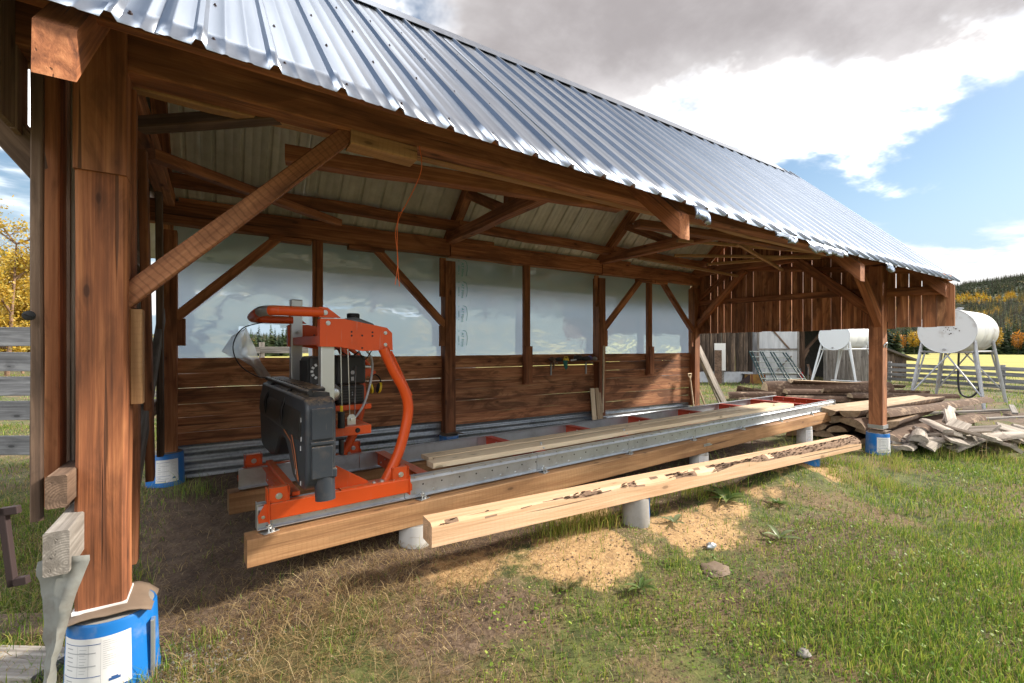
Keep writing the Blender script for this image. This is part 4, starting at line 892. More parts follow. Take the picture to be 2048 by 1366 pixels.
b_ = B(); b_.prism([(.52, 1.31), (.90, 1.28), (.86, 1.345), (.72, 1.395), (.55, 1.36)], .30, .72, 1); P(b_, 'fuel_tank', 'grey_plastic', 40, .02)
b_ = B(); b_.lathe([(.046, 0), (.05, .008), (.05, .030), (.044, .038)], 20, c=(.745, .46, 1.392)); P(b_, 'fuel_cap', 'rubber', 40)
# control arm at the rear, cables, hose
b_ = B(); b_.tube(spline([(.80, .80, 1.16), (.93, .80, 1.06), (1.0, .82, .98), (.985, .82, .93)], 5), .018, 10); P(b_, 'control_arm', 'orange', 50)
b_ = B(); b_.prism([(.86, .93), (.95, 1.0), (1.06, .93), (1.02, .885), (.97, .90), (.93, .80), (.885, .83), (.92, .90)], .79, .80, 1); P(b_, 'control_bracket', 'orange', None, .002)
b_ = B(); b_.tube([(.90, .76, .985), (1.0, .76, .98)], .014, 10); P(b_, 'throttle_grip', 'alu', 50)
b_ = B(); b_.tube(spline([(.80, .30, 1.13), (.85, .32, 1.05), (.85, .34, .90), (.80, .34, .72), (.72, .30, .62), (.66, .26, .60)], 6), .009, 8); P(b_, 'water_hose', 'label_grey', 60)
b_ = B(); b_.tube(spline([(.16, .98, 1.36), (.0, .80, 1.30), (-.07, .70, 1.16), (-.02, .75, 1.02), (.12, 1.0, .92), (.24, 1.25, .885)], 7), .0045, 6); P(b_, 'black_cable', 'rubber', 60)
b_ = B(); b_.tube(spline([(.50, .10, 1.155), (.62, .15, 1.09), (.72, .25, 1.12)], 5), .005, 6); b_.tube(spline([(.66, .06, 1.13), (.75, .2, 1.06), (.84, .30, 1.13)], 5), .004, 6); P(b_, 'black_cable', 'rubber', 60)
for u, v, w_ in ((.40, .04, 1.30), (.44, .96, 1.29), (.46, .95, 1.20)): bolt(u, v, w_, .012, car)
# ear defenders hung on the control bracket
em = empty('ear_defenders', tuple(W(1.03, .74, .76)), AT, 'yellow and black ear defenders hanging from the carriage control arm', 'ear defenders')
b_ = B(); b_.tube(spline([(-.05, .0, .05), (-.045, .005, .11), (0, .01, .15), (.045, .005, .11), (.05, 0, .05)], 5), .006, 6); b_.obj('headband', 'rubber', em, False, 60)
for s_ in (-1, 1):
    T = Matrix.Translation((s_ * .042, 0, .03)) @ Matrix.Rotation(R(90 + 12 * s_), 4, 'Y') @ Matrix.Diagonal((1.4, 1, 1, 1))
    b_ = B(); b_.lathe([(.020, -.022), (.034, -.014), (.036, .004), (.030, .008)], 18, T=T if s_ > 0 else T @ Matrix.Rotation(math.pi, 4, 'X')); b_.obj('ear_cup', 'yellow', em, False, 40)
    T2 = Matrix.Translation((s_ * .028, 0, .03)) @ Matrix.Rotation(R(90 + 12 * s_), 4, 'Y') @ Matrix.Diagonal((1.4, 1, 1, 1)); b_ = B(); b_.lathe([(.030, -.010), (.034, 0), (.026, .010)], 18, T=T2); b_.obj('ear_cushion', 'rubber', em, False, 40)
# ------------------------------------------------------------------ small things round the back wall
def shovel(name, foot, top, label, dh=True):
    foot, top = Vector(foot), Vector(top); o = empty(name, foot, 0, label, 'shovel'); d = top - foot; n = d.normalized()
    b_ = B(); b_.tube([d * .28, d * .6, d * .97], .016, 8); b_.obj('shaft', 'wood_lumber', o, False, 50)
    if dh:
        s_ = Vector((1, 0, 0)); b_ = B(); b_.tube([d - n * .10, d - n * .05 + s_ * .05, d + s_ * .055], .010, 6); b_.tube([d - n * .10, d - n * .05 - s_ * .05, d - s_ * .055], .010, 6); b_.tube([d + s_ * .06, d - s_ * .06], .013, 8); b_.obj('grip', 'wood_lumber', o, False, 50)
    b_ = B(); s_ = Vector((1, 0, 0)); y_ = n.cross(s_)
    vs = []
    for t_, w_ in ((0, .05), (.06, .10), (.2, .115), (.28, .11), (.30, .03)):
        for q in (-1, -.5, 0, .5, 1): vs.append(n * t_ + s_ * w_ * q + y_ * .03 * (1 - q * q))
    b_.add(vs, [(i * 5 + j, i * 5 + j + 1, i * 5 + j + 6, i * 5 + j + 5) for i in range(4) for j in range(4)]); bl = b_.obj('blade', 'stand_steel', o, False, 60); bl.modifiers.new('t', 'SOLIDIFY').thickness = .003
shovel('shovel', (8.44, 6.02, -.04), (8.42, 6.16, 1.04), 'short shovel with D grip leaning on the back wall by the last post')
shovel('shovel', (5.55, 5.80, -.02), (5.90, 6.13, 1.68), 'long handled tool leaning against the third back post', False)
def plank(p0, p1, w_, h_, mat, label, roll=0.0, name='plank', group=None, cat='plank', seg=4, wob=.004):
    return tag(timber(name, p0, p1, w_, h_, mat, None, roll, seg=seg, wob=wob), label, cat, group)
plank((5.60, 6.02, 0), (5.66, 6.18, .86), .10, .025, 'wood_lumber', 'short brown board standing on end left of the third back post')
plank((5.78, 6.06, 0), (5.80, 6.19, .86), .13, .025, 'wood_slab', 'short pale board standing on end against the third back post')
plank((10.75, 6.75, -.03), (9.0, 6.36, 1.58), .05, .22, 'wood_grey', 'wide grey plank leaning on the far gable corner', cat='plank', group='planks leaning on the last back post')
plank((10.95, 7.0, -.03), (9.0, 6.5, 1.75), .04, .14, 'wood_grey', 'narrow grey plank leaning behind the wide one at the gable corner', group='planks leaning on the last back post')
plank((9.6, 6.5, -.03), (8.95, 6.42, .95), .03, .05, 'wood_slab', 'thin pale stake leaning low beside the last back post', group='planks leaning on the last back post')
plank((9.35, 6.6, -.03), (8.93, 6.5, .80), .03, .05, 'wood_lumber', 'thin yellowish lath leaning low beside the last back post', group='planks leaning on the last back post')
plank((9.9, 6.8, -.03), (9.05, 6.6, .60), .04, .07, 'wood_old', 'short dark stick leaning low behind the wide grey plank', group='planks leaning on the last back post')
# clutter on the tool shelf
def lump(name, pos, size, mat, label, cat, seed, n=10, rot=0):
    b_ = B(); vs = []
    for i in range(n + 1):
        for j in range(n):
            a_, c_ = math.pi * i / n, 2 * math.pi * j / n; p = Vector((math.sin(a_) * math.cos(c_), math.sin(a_) * math.sin(c_), math.cos(a_)))
            p *= 1 + .45 * mnoise.noise(p * 2.2 + Vector((seed, 0, 0))); vs.append((p.x * size[0], p.y * size[1], p.z * size[2]))
    b_.add(vs, [(i * n + j, i * n + (j + 1) % n, (i + 1) * n + (j + 1) % n, (i + 1) * n + j) for i in range(n) for j in range(n)])
    o = b_.obj(name, mat, None, False, 60); o.location = pos; o.rotation_euler = (0, 0, rot); return tag(o, label, cat)
SZ = 1.367
lump('work_glove', (4.72, 6.14, SZ + .03), (.07, .05, .04), 'bark', 'brown leather glove drooping over the left end of the tool shelf', 'glove', 1)
b_ = B(); b_.tube([(4.69, 6.06, SZ + .01), (4.685, 6.055, SZ - .06), (4.68, 6.055, SZ - .13)], [.022, .018, .012], 8); tag(b_.obj('glove_finger', 'bark_pale', None, smooth=60), 'tan finger of a glove hanging from the left end of the shelf', 'glove')
lump('dark_bag', (4.86, 6.15, SZ + .03), (.07, .05, .035), 'dark_cloth', 'black tool pouch beside the yellow tape on the shelf', 'pouch', 3)
b_ = B(); b_.box((-.05, -.02, 0), (.05, .02, .045)); b_.tube([(-.04, 0, .045), (-.04, 0, .07), (.04, 0, .07), (.04, 0, .045)], .007, 6); o = b_.obj('tape_measure', 'yellow', None, bev=.006); o.location = (5.02, 6.14, SZ); tag(o, 'yellow tape measure on the tool shelf', 'tape measure')
b_ = B(); n = 6
for j in range(n + 1):
    for i in range(5): b_.v.append((4.90 + .10 * i / 4 + .03 * j / n * (1 - i / 4) * 1, 6.075 - .004 * math.sin(i * 2 + j), SZ + .012 - .17 * j / n * (1 - .25 * abs(i - 2) / 2)))
b_.f = [(j * 5 + i, j * 5 + i + 1, j * 5 + i + 6, j * 5 + i + 5) for j in range(n) for i in range(4)]; b_.m = [0] * len(b_.f)
o = b_.obj('rag', 'teal', None, smooth=60); o.modifiers.new('t', 'SOLIDIFY').thickness = .004; tag(o, 'dark green rag hanging over the shelf edge', 'rag')
b_ = B(); b_.tube([(5.12, 6.12, SZ + .012), (5.24, 6.13, SZ + .02)], [.016, .010], 8); tag(b_.obj('caulk_tube', 'label_white', None, smooth=50), 'small white tube lying on the tool shelf', 'tube')
lump('power_drill', (5.30, 6.15, SZ + .05), (.10, .045, .05), 'engine_black', 'black power tool on the right half of the shelf', 'power tool', 6)
lump('grey_rag', (5.48, 6.14, SZ + .04), (.12, .05, .038), 'dark_cloth', 'crumpled charcoal cloth right of the black power tool', 'cloth', 8)
lump('violet_bottle', (5.58, 6.15, SZ + .045), (.045, .04, .04), 'violet', 'violet coloured item at the right end of the shelf', 'item', 9)
lump('grey_glove', (5.68, 6.13, SZ + .03), (.06, .04, .035), 'stone', 'grey glove at the far right end of the shelf', 'glove', 12)

# ------------------------------------------------------------------ slab pile and offcuts beyond the track
def slab(p0, p1, wd_, th_, label, roll=0.0, group='bark covered slabs in the pile', mats=('wood_slab', 'bark'), bow=.03, name='slab', cat='slab'):
    T, L = frame(p0, p1, roll); n = 10; k = 8; b_ = B(); seed = random.random() * 50
    for i in range(n + 1):
        t_ = i / n; off = bow * math.sin(t_ * math.pi) * (1 if seed > 25 else -1) * .5
        ws = wd_ * (1 - .12 * t_) * (1 + .08 * mnoise.noise((t_ * 5, seed, 0))); hs_ = th_ * (1 + .2 * mnoise.noise((t_ * 4, seed, 5)))
        for j in range(k):
            a_ = math.pi * j / (k - 1); rr_ = 1 + .07 * mnoise.noise((t_ * 12, j * 1.1, seed)); b_.v.append((t_ * L, math.cos(a_) * ws / 2 * rr_ + off, math.sin(a_) * hs_ * rr_))
    for i in range(n):
        for j in range(k):
            f = (i * k + j, i * k + (j + 1) % k, (i + 1) * k + (j + 1) % k, (i + 1) * k + j); b_.f.append(tuple(reversed(f))); b_.m.append(0 if j == k - 1 else 1)
    b_.f += [tuple(range(k)), tuple(range((n + 1) * k - 1, n * k - 1, -1))]; b_.f[-2:] = [tuple(reversed(f)) for f in b_.f[-2:]]; b_.m += [0, 0]
    o = b_.obj(name, list(mats), None, True, 50); o.matrix_basis = T; return tag(o, label, cat, group)
PI = math.pi
SL = []
LAY = ('bottom', 'second', 'third', 'top'); ROW = ('nearest the offcuts', 'second from the near side', 'in the middle', 'fourth from the near side', 'farthest back')
for li in range(4):
    for ri in range(5 - (li + 1) // 2):
        y_ = 2.86 + ri * .36 + li * .11 + random.uniform(-.03, .03); up = (li, ri) in ((0, 0), (1, 3), (2, 0), (2, 2), (3, 1), (3, 2)); zz = .03 + li * .145 + random.uniform(-.012, .012)
        xs = 8.95 + random.uniform(-.15, .45) + li * .10; SL.append(((xs, y_, zz + (.115 if up else 0)), (xs + 4.4 + random.uniform(-.9, .6), y_ + random.uniform(-.35, .35), zz + (.115 if up else 0) + random.uniform(-.05, .05)), random.uniform(.34, .42), random.uniform(.11, .135), PI + random.uniform(-.22, .22) if up else random.uniform(-.3, .3),
                   ('sawn face up slab in the ' if up else 'bark covered slab in the ') + LAY[li] + ' layer of the pile, ' + ROW[ri]))
CA, SA = math.cos(R(32.5)), math.sin(R(32.5))
def BW(l, d, z): return (d * SA + l * CA, d * CA - l * SA, z)            # l sideways, d away: the barn and the far heap lie square to that axis
SL += [(BW(8.1, 14.6, .16), BW(11.6, 14.0, .20), .62, .42, .15, 'large half log with its cut end facing the track, in the far heap'),
      (BW(8.75, 14.3, .66), BW(12.0, 14.0, .52), .36, .10, PI, 'thin pale slab resting on the large half log'),
      (BW(8.4, 14.0, .26), BW(11.6, 13.5, .28), .38, .14, 0, 'bark slab just in front of the large half log'),
      (BW(9.3, 13.7, .40), BW(12.2, 13.4, .36), .34, .11, 2.8, 'tilted sawn slab leaning over the bark slab in the far heap'),
      (BW(8.3, 13.7, .10), BW(11.8, 13.2, .14), .36, .13, .2, 'low bark slab at the foot of the far heap'),
      (BW(9.8, 13.2, .22), BW(12.4, 12.7, .26), .36, .13, 0, 'bark slab at the right end of the far heap'),
      (BW(7.15, 14.5, .34), BW(8.25, 14.0, .18), .50, .10, 2.6, 'pale slab tipped on edge left of the large half log'),
      (BW(6.75, 14.2, .16), BW(8.0, 13.8, .20), .34, .12, .4, 'dark bark piece at the left foot of the far heap'),
      (BW(6.9, 13.8, .05), BW(7.9, 13.5, .10), .30, .10, 0, 'short bark piece lowest at the left of the far heap')]
for p0, p1, wd_, th_, rl, lb in SL:
    slab((p0[0], p0[1], p0[2] - .07), (p1[0], p1[1], p1[2] - .07), wd_, th_, lb, rl)
def offcut(x, y, z, L, wd_, th_, az, tilt, roll, label, curved=False, mats=('wood_scrap', 'wood_scrap')):
    d = Vector((math.cos(az) * math.cos(tilt), math.sin(az) * math.cos(tilt), math.sin(tilt))) * L / 2; c = Vector((x, y, z))
    if curved: return slab(c - d, c + d, wd_, th_, label, roll, 'weathered offcuts heaped right of the front right post', mats, .02, 'offcut', 'offcut')
    return tag(timber('offcut', c - d, c + d, wd_, th_, mats[0], None, roll, seg=2, ch=.004), label, 'offcut', 'weathered offcuts heaped right of the front right post')
OC = [(9.35, 2.62, .16, .75, .24, .12, .25, .0, 0, 'half round offcut end nearest the blue pail', True), (9.75, 2.50, .30, .62, .26, .07, .75, .15, .25, 'pale curved offcut on top of the heap', True),
      (9.55, 2.30, .20, .70, .24, .035, .55, .10, .25, 'flat pale offcut at the front of the heap'), (9.95, 2.25, .27, .78, .25, .045, 1.0, .08, .3, 'square ended flat offcut in the middle of the heap'),
      (10.3, 2.05, .20, .55, .18, .04, .5, .15, .2, 'wedge shaped offcut tipped on its side'), (10.6, 2.55, .34, .95, .16, .05, .3, .22, .5, 'dark grey offcut sticking up at the back of the heap'),
      (10.9, 2.65, .40, .80, .12, .04, .15, .25, .6, 'narrow dark board poking out highest behind the heap'), (10.45, 1.95, .16, .80, .22, .07, -.4, .05, .2, 'curved pale offcut at the right front of the heap', True),
      (10.95, 1.72, .20, .75, .20, .035, -1.0, -.30, .5, 'long white offcut leaning alone at the right of the heap'), (11.6, 1.75, .16, .55, .16, .06, -1.1, -.25, .4, 'curved offcut at the far right edge of the picture', True),
      (11.25, 1.95, .10, .60, .18, .035, .4, .12, .2, 'flat offcut behind the long white leaning one'), (9.0, 2.66, .05, .62, .20, .06, .15, 0, 0, 'low offcut touching the blue pail', True)]
for a in OC: offcut(*a)
for k in range(40):
    x = random.uniform(9.1, 11.9); c_ = 1 - abs(x - 10.1) / 1.6; y = 2.62 - (x - 9.1) * .30 + random.uniform(-.28, .30)
    offcut(x, y, random.uniform(.02, .08 + .20 * max(c_, 0)), random.uniform(.45, .85), random.uniform(.14, .26), random.uniform(.03, .055), random.uniform(-.9, 1.3), random.uniform(-.25, .25), random.uniform(-.6, .6),
           'grey weathered offcut lying half buried within the heap by the post', k % 3 == 0)
for k, (a, b, lb) in enumerate((((12.6, 4.9, -.04), (17.3, 3.0, -.02), 'long weathered pole on the ground in front of the big tank stand'), ((12.2, 3.9, -.04), (16.2, 2.5, -.04), 'dark thin plank in the grass beyond the slabs'), ((16.2, 2.75, .0), (17.0, 2.95, .12), 'short pale stick by the right foot of the tank stand'))):
    plank(a, b, .10, .05, 'wood_grey', lb, name='ground_plank')

# ------------------------------------------------------------------ fuel tanks on stands
def tank(x, y, zc, r, L, legs, zfoot, mat, label, dirty):
    o = empty('fuel_tank', (x + L / 2, y, zfoot), 0, label, 'tank'); ox, oy, oz = x + L / 2, y, zfoot
    def loc(b_, nm, mt, sm_=None, bev=0, par=None):
        b_.v = [(p[0] - ox, p[1] - oy, p[2] - oz) for p in b_.v]; return b_.obj(nm, mt, par or o, False, sm_, bev)
    T = Matrix.Translation((x, y, zc)) @ Matrix.Rotation(R(90), 4, 'Y')
    b_ = B(); b_.lathe([(r * .985, .0), (r, .012), (r, L * .33), (r * .998, L * .333), (r, L * .336), (r, L * .66), (r * .998, L * .663), (r, L * .666), (r, L - .012), (r * .985, L)], 48, T=T); sh_ = loc(b_, 'shell', mat, 30)
    b_ = B(); b_.tube([(x - .004, y + r * math.cos(a_), zc + r * math.sin(a_)) for a_ in np.linspace(0, 2 * np.pi, 49)], .012, 6); loc(b_, 'rim', mat, 50)
    if dirty:
        b_ = B()
        for k in range(16):
            a_, q = random.uniform(-.9, .9), random.uniform(0, .22); yy, zz, s_ = y - .08 + q * math.cos(k * 2.4), zc + .02 + q * math.sin(k * 2.4) * .7, random.uniform(.006, .020)
            b_.tube([(x - .0005, yy, zz), (x - .002, yy, zz)], s_, 8)
        tag(loc(b_, 'rust_spots', 'iron'), kind='stuff')
    b_ = B(); b_.lathe([(.05, 0), (.05, .06), (.08, .065), (.08, .10), (.03, .11)], 14, c=(x + L * .55, y, zc + r - .01)); loc(b_, 'vent_cap', 'stand_steel', 40)
    b_ = B(); b_.tube([(x - .03, y + .05, zc - r * .84), (x + .01, y + .05, zc - r * .84)], .035, 10); loc(b_, 'bung', 'stand_steel', 50)
    zt = zc - r * .93
    for px_ in (x + .12, x + L - .35):
        for sy in (-1, 1):
            fx = px_ + (-.25 if px_ < x + L / 2 else .25)
            b_ = B(); b_.tube([(px_, y + sy * r * .88, zc - r * .42), (fx, y + sy * legs, zfoot)], .042 if dirty else .04, 8); b_.tube([(px_ + .06, y + sy * r * .80, zt + .02), (fx + .02, y + sy * legs, zfoot)], .022, 6); loc(b_, 'leg', 'stand_steel' if dirty else 'tank_clean', 50)
            if dirty: b_ = B(); b_.tube([(px_, y - sy * r * .1, zt - .03), (fx, y + sy * legs * .93, zfoot + .35)], .022, 6); loc(b_, 'diagonal', 'stand_steel', 50)
        b_ = B(); b_.tube([(px_, y - r * .92, zt - .02), (px_, y + r * .92, zt - .02)], .028, 6); loc(b_, 'cross_rail', 'stand_steel' if dirty else 'tank_clean', 50)
        if not dirty:
            b_ = B(); b_.prism([(y - r * .80, zt - .02), (y + r * .80, zt - .02), (y + r * .80, zc - r * .55), (y + r * .45, zc - r * .88), (y, zc - r * 1.0), (y - r * .45, zc - r * .88), (y - r * .80, zc - r * .55)], px_ - .02, px_, 0); loc(b_, 'saddle', mat)
            for zz in (.25,): b_ = B(); b_.tube([(px_ - .15, y - legs * .95, zfoot + zz), (px_ - .15, y + legs * .95, zfoot + zz)], .03, 6); loc(b_, 'foot_rail', mat, 50)
    for sy in (-1, 1):
        b_ = B(); b_.tube([(x, y + sy * r * .85, zt - .0), (x + L - .2, y + sy * r * .85, zt - .0)], .026, 6); loc(b_, 'side_rail', 'stand_steel' if dirty else 'tank_clean', 50)
    if dirty:
        b_ = B(); b_.tube(spline([(x + .5, y - .15, zc - r), (x + .48, y - .14, zfoot + .75), (x + .46, y - .2, zfoot + .35), (x + .40, y - .42, zfoot + .27), (x + .38, y - .60, zfoot + .55), (x + .38, y - .55, zfoot + .95)], 6), .026, 8); loc(b_, 'hose', 'rubber', 60)
    return o
tank(17.7, 4.36, 2.08, .64, 2.3, .80, -.09, 'tank_white', 'big scuffed white fuel tank with dark spots on a splayed steel stand', True)
tank(21.0, 8.58, 2.06, .56, 2.2, .85, -.09, 'tank_clean', 'clean pale blue white tank on a stand in front of the grey barn', False)

# ------------------------------------------------------------------ barn, lean-to and what stands against it
CA, SA = math.cos(R(32.5)), math.sin(R(32.5))
def BW(l, d, z): return (d * SA + l * CA, d * CA - l * SA, z)            # l sideways, d away: the barn stands square to that axis
barn = empty('barn', BW(12.4, 22.5, -.1), 0, 'old grey brown board barn with open dark doorway beyond the far gable', 'barn')
def bt(nm, p0, p1, w_, h_, mt, **k): return timber(nm, p0, p1, w_, h_, mt, barn, **k)
l = 7.2
while l < 17.3:
    wd_ = random.uniform(.16, .24); lc = l + wd_ / 2
    skip = (11.63 < lc < 14.88)
    if skip: bt('barn_board', BW(lc, 21.75, 3.2), BW(lc, 21.75, 4.3), .025, wd_ - .002, 'wood_barn', seg=1, ch=.002)
    if not skip:
        zb = .45 if lc < 11.7 else -.05
        o = bt('barn_board', BW(lc, 21.75 + random.uniform(0, .012), zb), BW(lc, 21.75, 2.55 if lc < 11.7 else 4.0), .025, wd_ - .008, 'wood_barn' if lc < 11.7 else 'wood_grey', seg=2, ch=.002)
    l += wd_
l = 7.2
while l < 11.6:
    wd_ = random.uniform(.17, .26); bt('barn_board', BW(l + wd_ / 2, 21.72, 2.50), BW(l + wd_ / 2, 21.72, 4.3), .025, wd_ - .008, 'wood_barn', seg=2, ch=.002); l += wd_
def panel(nm, l0, l1, d0, d1, z0, z1, mt, par=barn, bev=0):
    b_ = B(); vs = [BW(l_, d_, z_) for z_ in (z0, z1) for l_, d_ in ((l0, d0), (l1, d0), (l1, d1), (l0, d1))]
    b_.add(vs, [(0, 3, 2, 1), (4, 5, 6, 7), (0, 1, 5, 4), (1, 2, 6, 5), (2, 3, 7, 6), (3, 0, 4, 7)]); return b_.obj(nm, mt, par, bev=bev)
panel('foundation', 7.2, 11.62, 21.70, 22.0, -.3, .44, 'whitewash')
panel('wall', 17.25, 17.4, 21.9, 30, -.2, 4.2, 'wood_shaded'); panel('wall', 7.1, 7.2, 21.9, 30, -.2, 4.2, 'wood_shaded')
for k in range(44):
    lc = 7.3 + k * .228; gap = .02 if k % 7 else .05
    bt('barn_board', BW(lc, 30, -.1), BW(lc, 30, 4.0), .02, .228 - gap, 'wood_shaded', seg=1)
for sgn in (0,):
    b_ = B(); pts = [BW(6.8, 21.2, 4.1), BW(17.8, 21.2, 4.1), BW(17.8, 26, 7.3), BW(6.8, 26, 7.3), BW(6.8, 30.6, 4.1), BW(17.8, 30.6, 4.1)]
    b_.add(pts, [(0, 1, 2, 3), (3, 2, 5, 4)]); o = b_.obj('roof', 'shingle', barn); o.modifiers.new('t', 'SOLIDIFY').thickness = .12
for lx in (7.15, 17.32):
    b_ = B(); b_.add([BW(lx, 21.7, 4.0), BW(lx, 30.1, 4.0), BW(lx, 26, 7.0)], [(0, 1, 2)]); o = b_.obj('gable_wall', 'wood_barn', barn); o.modifiers.new('t', 'SOLIDIFY').thickness = .05
bt('door_post', BW(14.75, 23.2, -.1), BW(14.75, 23.2, 4), .25, .22, 'wood_old'); bt('door_brace', BW(14.8, 23.2, 1.3), BW(15.7, 23.2, 2.3), .12, .12, 'wood_old'); bt('door_brace', BW(14.8, 23.2, .9), BW(15.1, 23.2, 1.5), .10, .10, 'wood_old')
bt('corner_post', BW(11.58, 21.70, -.05), BW(11.58, 21.70, 4.1), .14, .16, 'wood_fence'); bt('lintel', BW(11.5, 21.76, 3.1), BW(15.1, 21.76, 3.1), .1, .25, 'wood_old')
# door covered in plastic sheet
dr = empty('sheeted_door', BW(12.65, 21.75, -.1), 0, 'barn door covered with pale plastic sheeting left of the dark opening', 'door')
b_ = B(); nx_, nz_ = 26, 14
for j in range(nz_ + 1):
    for i in range(nx_ + 1): b_.v.append(BW(11.68 + 2.0 * i / nx_, 21.70 + .03 * mnoise.noise((i * .5, j * .12, 3)) + .015 * math.sin(i * 1.9 + .5 * math.sin(j * .5)), .02 + 2.9 * j / nz_))
b_.f = [(j * (nx_ + 1) + i, j * (nx_ + 1) + i + 1, (j + 1) * (nx_ + 1) + i + 1, (j + 1) * (nx_ + 1) + i) for j in range(nz_) for i in range(nx_)]; b_.m = [0] * len(b_.f)
b_.obj('plastic_sheet', 'tarp', dr, smooth=70)
for p0, p1, w_ in ((BW(11.7, 21.66, 1.52), BW(13.66, 21.66, 1.52), .07), (BW(11.7, 21.66, .35), BW(13.66, 21.66, .35), .08), (BW(12.35, 21.655, 2.5), BW(13.2, 21.655, 1.53), .07), (BW(11.72, 21.66, 0), BW(11.72, 21.66, 2.9), .09), (BW(13.62, 21.66, 0), BW(13.62, 21.66, 2.9), .09), (BW(12.6, 21.655, .5), BW(13.3, 21.655, 1.2), .06)):
    timber('batten', p0, p1, .03, w_, 'wood_grey' if p0[2] < 2 else 'wood_old', dr)
def atd(o, d): return o
# livestock gate panel leaning on the door
gp = empty('gate_panel', BW(12.35, 20.3, -.06), 0, 'dark green tube livestock panel leaning against the sheeted door', 'gate panel')
c0, c1, c2, c3 = Vector(BW(11.05, 20.0, -.02)), Vector(BW(13.05, 20.0, -.02)), Vector(BW(12.75, 21.2, 1.36)), Vector(BW(11.05, 21.2, 1.42))
for k in range(7):
    t_ = k / 6; b_ = B(); b_.tube([c0.lerp(c3, t_), c1.lerp(c2, t_)], .022, 8); b_.obj('rail', 'gate_rail', gp, smooth=50)
for s_ in (0, .07, .30, .36, .58, .66, .92, 1.0):
    b_ = B(); b_.tube([c0.lerp(c1, s_), c3.lerp(c2, s_)], .030, 8); b_.obj('upright', 'gate_green', gp, smooth=50)
# rusty loader bucket
lbk = empty('loader_bucket', BW(10.9, 20.9, -.1), 0, 'rusty yellow loader bucket on the grass before the barn wall', 'bucket')
b_ = B(); pr = [(-.05, -.08), (.75, -.06), (.80, .40), (.74, .42), (.68, .02), (-.02, -.03)]
b_.v = []; 
def lb(l_, d_, z_): return BW(10.30 + l_, 20.9 + d_, z_)
for dd in (0, 1.1):
    b_.v += [lb(0, dd, -.1), lb(.62, dd, -.1), lb(.72, dd, .34), lb(.60, dd, .36)]
b_.f = [(0, 1, 2, 3), (7, 6, 5, 4), (1, 5, 6, 2), (0, 4, 5, 1), (2, 6, 7, 3)]; b_.m = [0] * 5; b_.obj('scoop', 'iron', lbk)
b_ = B(); vs = [lb(.64, -.02, -.06), lb(1.30, -.02, -.06), lb(1.30, -.02, .34), lb(.64, -.02, .36), lb(.64, .5, -.06), lb(1.30, .5, -.06), lb(1.30, .5, .34), lb(.64, .5, .36)]
b_.add(vs, [(0, 1, 2, 3), (1, 5, 6, 2), (3, 2, 6, 7), (4, 0, 3, 7)]); b_.obj('plate', 'rusty_yellow', lbk, bev=.02)
for l_ in (.66, 1.24):
    b_ = B(); b_.add([lb(l_, -.10, -.06), lb(l_ + .08, -.10, -.06), lb(l_ + .08, -.04, .32), lb(l_, -.04, .32), lb(l_, -.025, -.06), lb(l_ + .08, -.025, -.06), lb(l_ + .08, -.025, .36), lb(l_, -.025, .36)], [(0, 1, 2, 3), (1, 5, 6, 2), (4, 0, 3, 7), (3, 2, 6, 7)]); b_.obj('bracket', 'rust', lbk)
def bpan(l0, l1, d0, z0, z1, mt, name, label, cat, th_=.04, tilt=0):
    b_ = B(); vs = [BW(l_, d_ + tilt * (z_ - z0), z_) for z_ in (z0, z1) for l_, d_ in ((l0, d0), (l1, d0), (l1, d0 + th_), (l0, d0 + th_))]
    b_.add(vs, [(0, 3, 2, 1), (4, 5, 6, 7), (0, 1, 5, 4), (1, 2, 6, 5), (2, 3, 7, 6), (3, 0, 4, 7)]); return tag(b_.obj(name, mt, None), label, cat)
bpan(9.48, 10.0, 21.3, .52, 1.80, 'white_paint', 'white_board', 'plain white board standing against the barn left of the bucket', 'board')
bpan(9.50, 9.60, 21.36, -.1, .52, 'wood_grey', 'board_stake', 'short grey stake below the white board, left one', 'stake'); bpan(9.86, 9.95, 21.36, -.1, .52, 'wood_grey', 'board_stake', 'short grey stake below the white board, right one', 'stake')
bpan(9.35, 9.68, 21.0, -.1, 1.48, 'wood_old', 'grey_door_board', 'weathered dark upright plank in front of the white board', 'plank')
bpan(14.15, 14.45, 22.6, -.1, .38, 'red_paint', 'red_tub', 'small red container inside the dark barn doorway', 'container', .3)
b_ = B(); b_.lathe([(.24, 0), (.26, .3), (.27, .62), (.25, .63)], 18, c=BW(14.3, 23.0, -.08)); tag(b_.obj('steel_drum', 'stand_steel', None, smooth=40), 'grey drum behind the red container in the barn doorway', 'drum')
plank(BW(14.7, 22.2, -.08), BW(14.95, 23.0, .75), .12, .03, 'wood_old', 'dark board leaning inside the right edge of the barn doorway')
plank(BW(14.5, 22.3, -.08), BW(14.85, 22.8, .62), .05, .05, 'wood_grey', 'thin grey stick leaning beside the dark board in the barn doorway')
# small shed with sloping roof right of the barn
ls = empty('small_shed', BW(19.9, 24.8, -.1), 0, 'small grey shed with a low sloping roof behind the front right post', 'shed')
for k in range(9):
    timber('wall_board', BW(18.9 + k * .22, 24.0, -.1), BW(18.9 + k * .22, 24.0, 1.62 - k * .05), .02, .21, 'wood_barn', ls, seg=1)
panel('wall', 20.75, 20.80, 24.0, 26.0, -.1, 1.15, 'wood_barn', ls)
b_ = B(); b_.add([BW(18.5, 23.7, 1.98), BW(21.15, 23.7, .98), BW(21.15, 26.4, 1.05), BW(18.5, 26.4, 2.05)], [(0, 1, 2, 3)]); o = b_.obj('roof', 'shingle', ls); o.modifiers.new('t', 'SOLIDIFY').thickness = .10

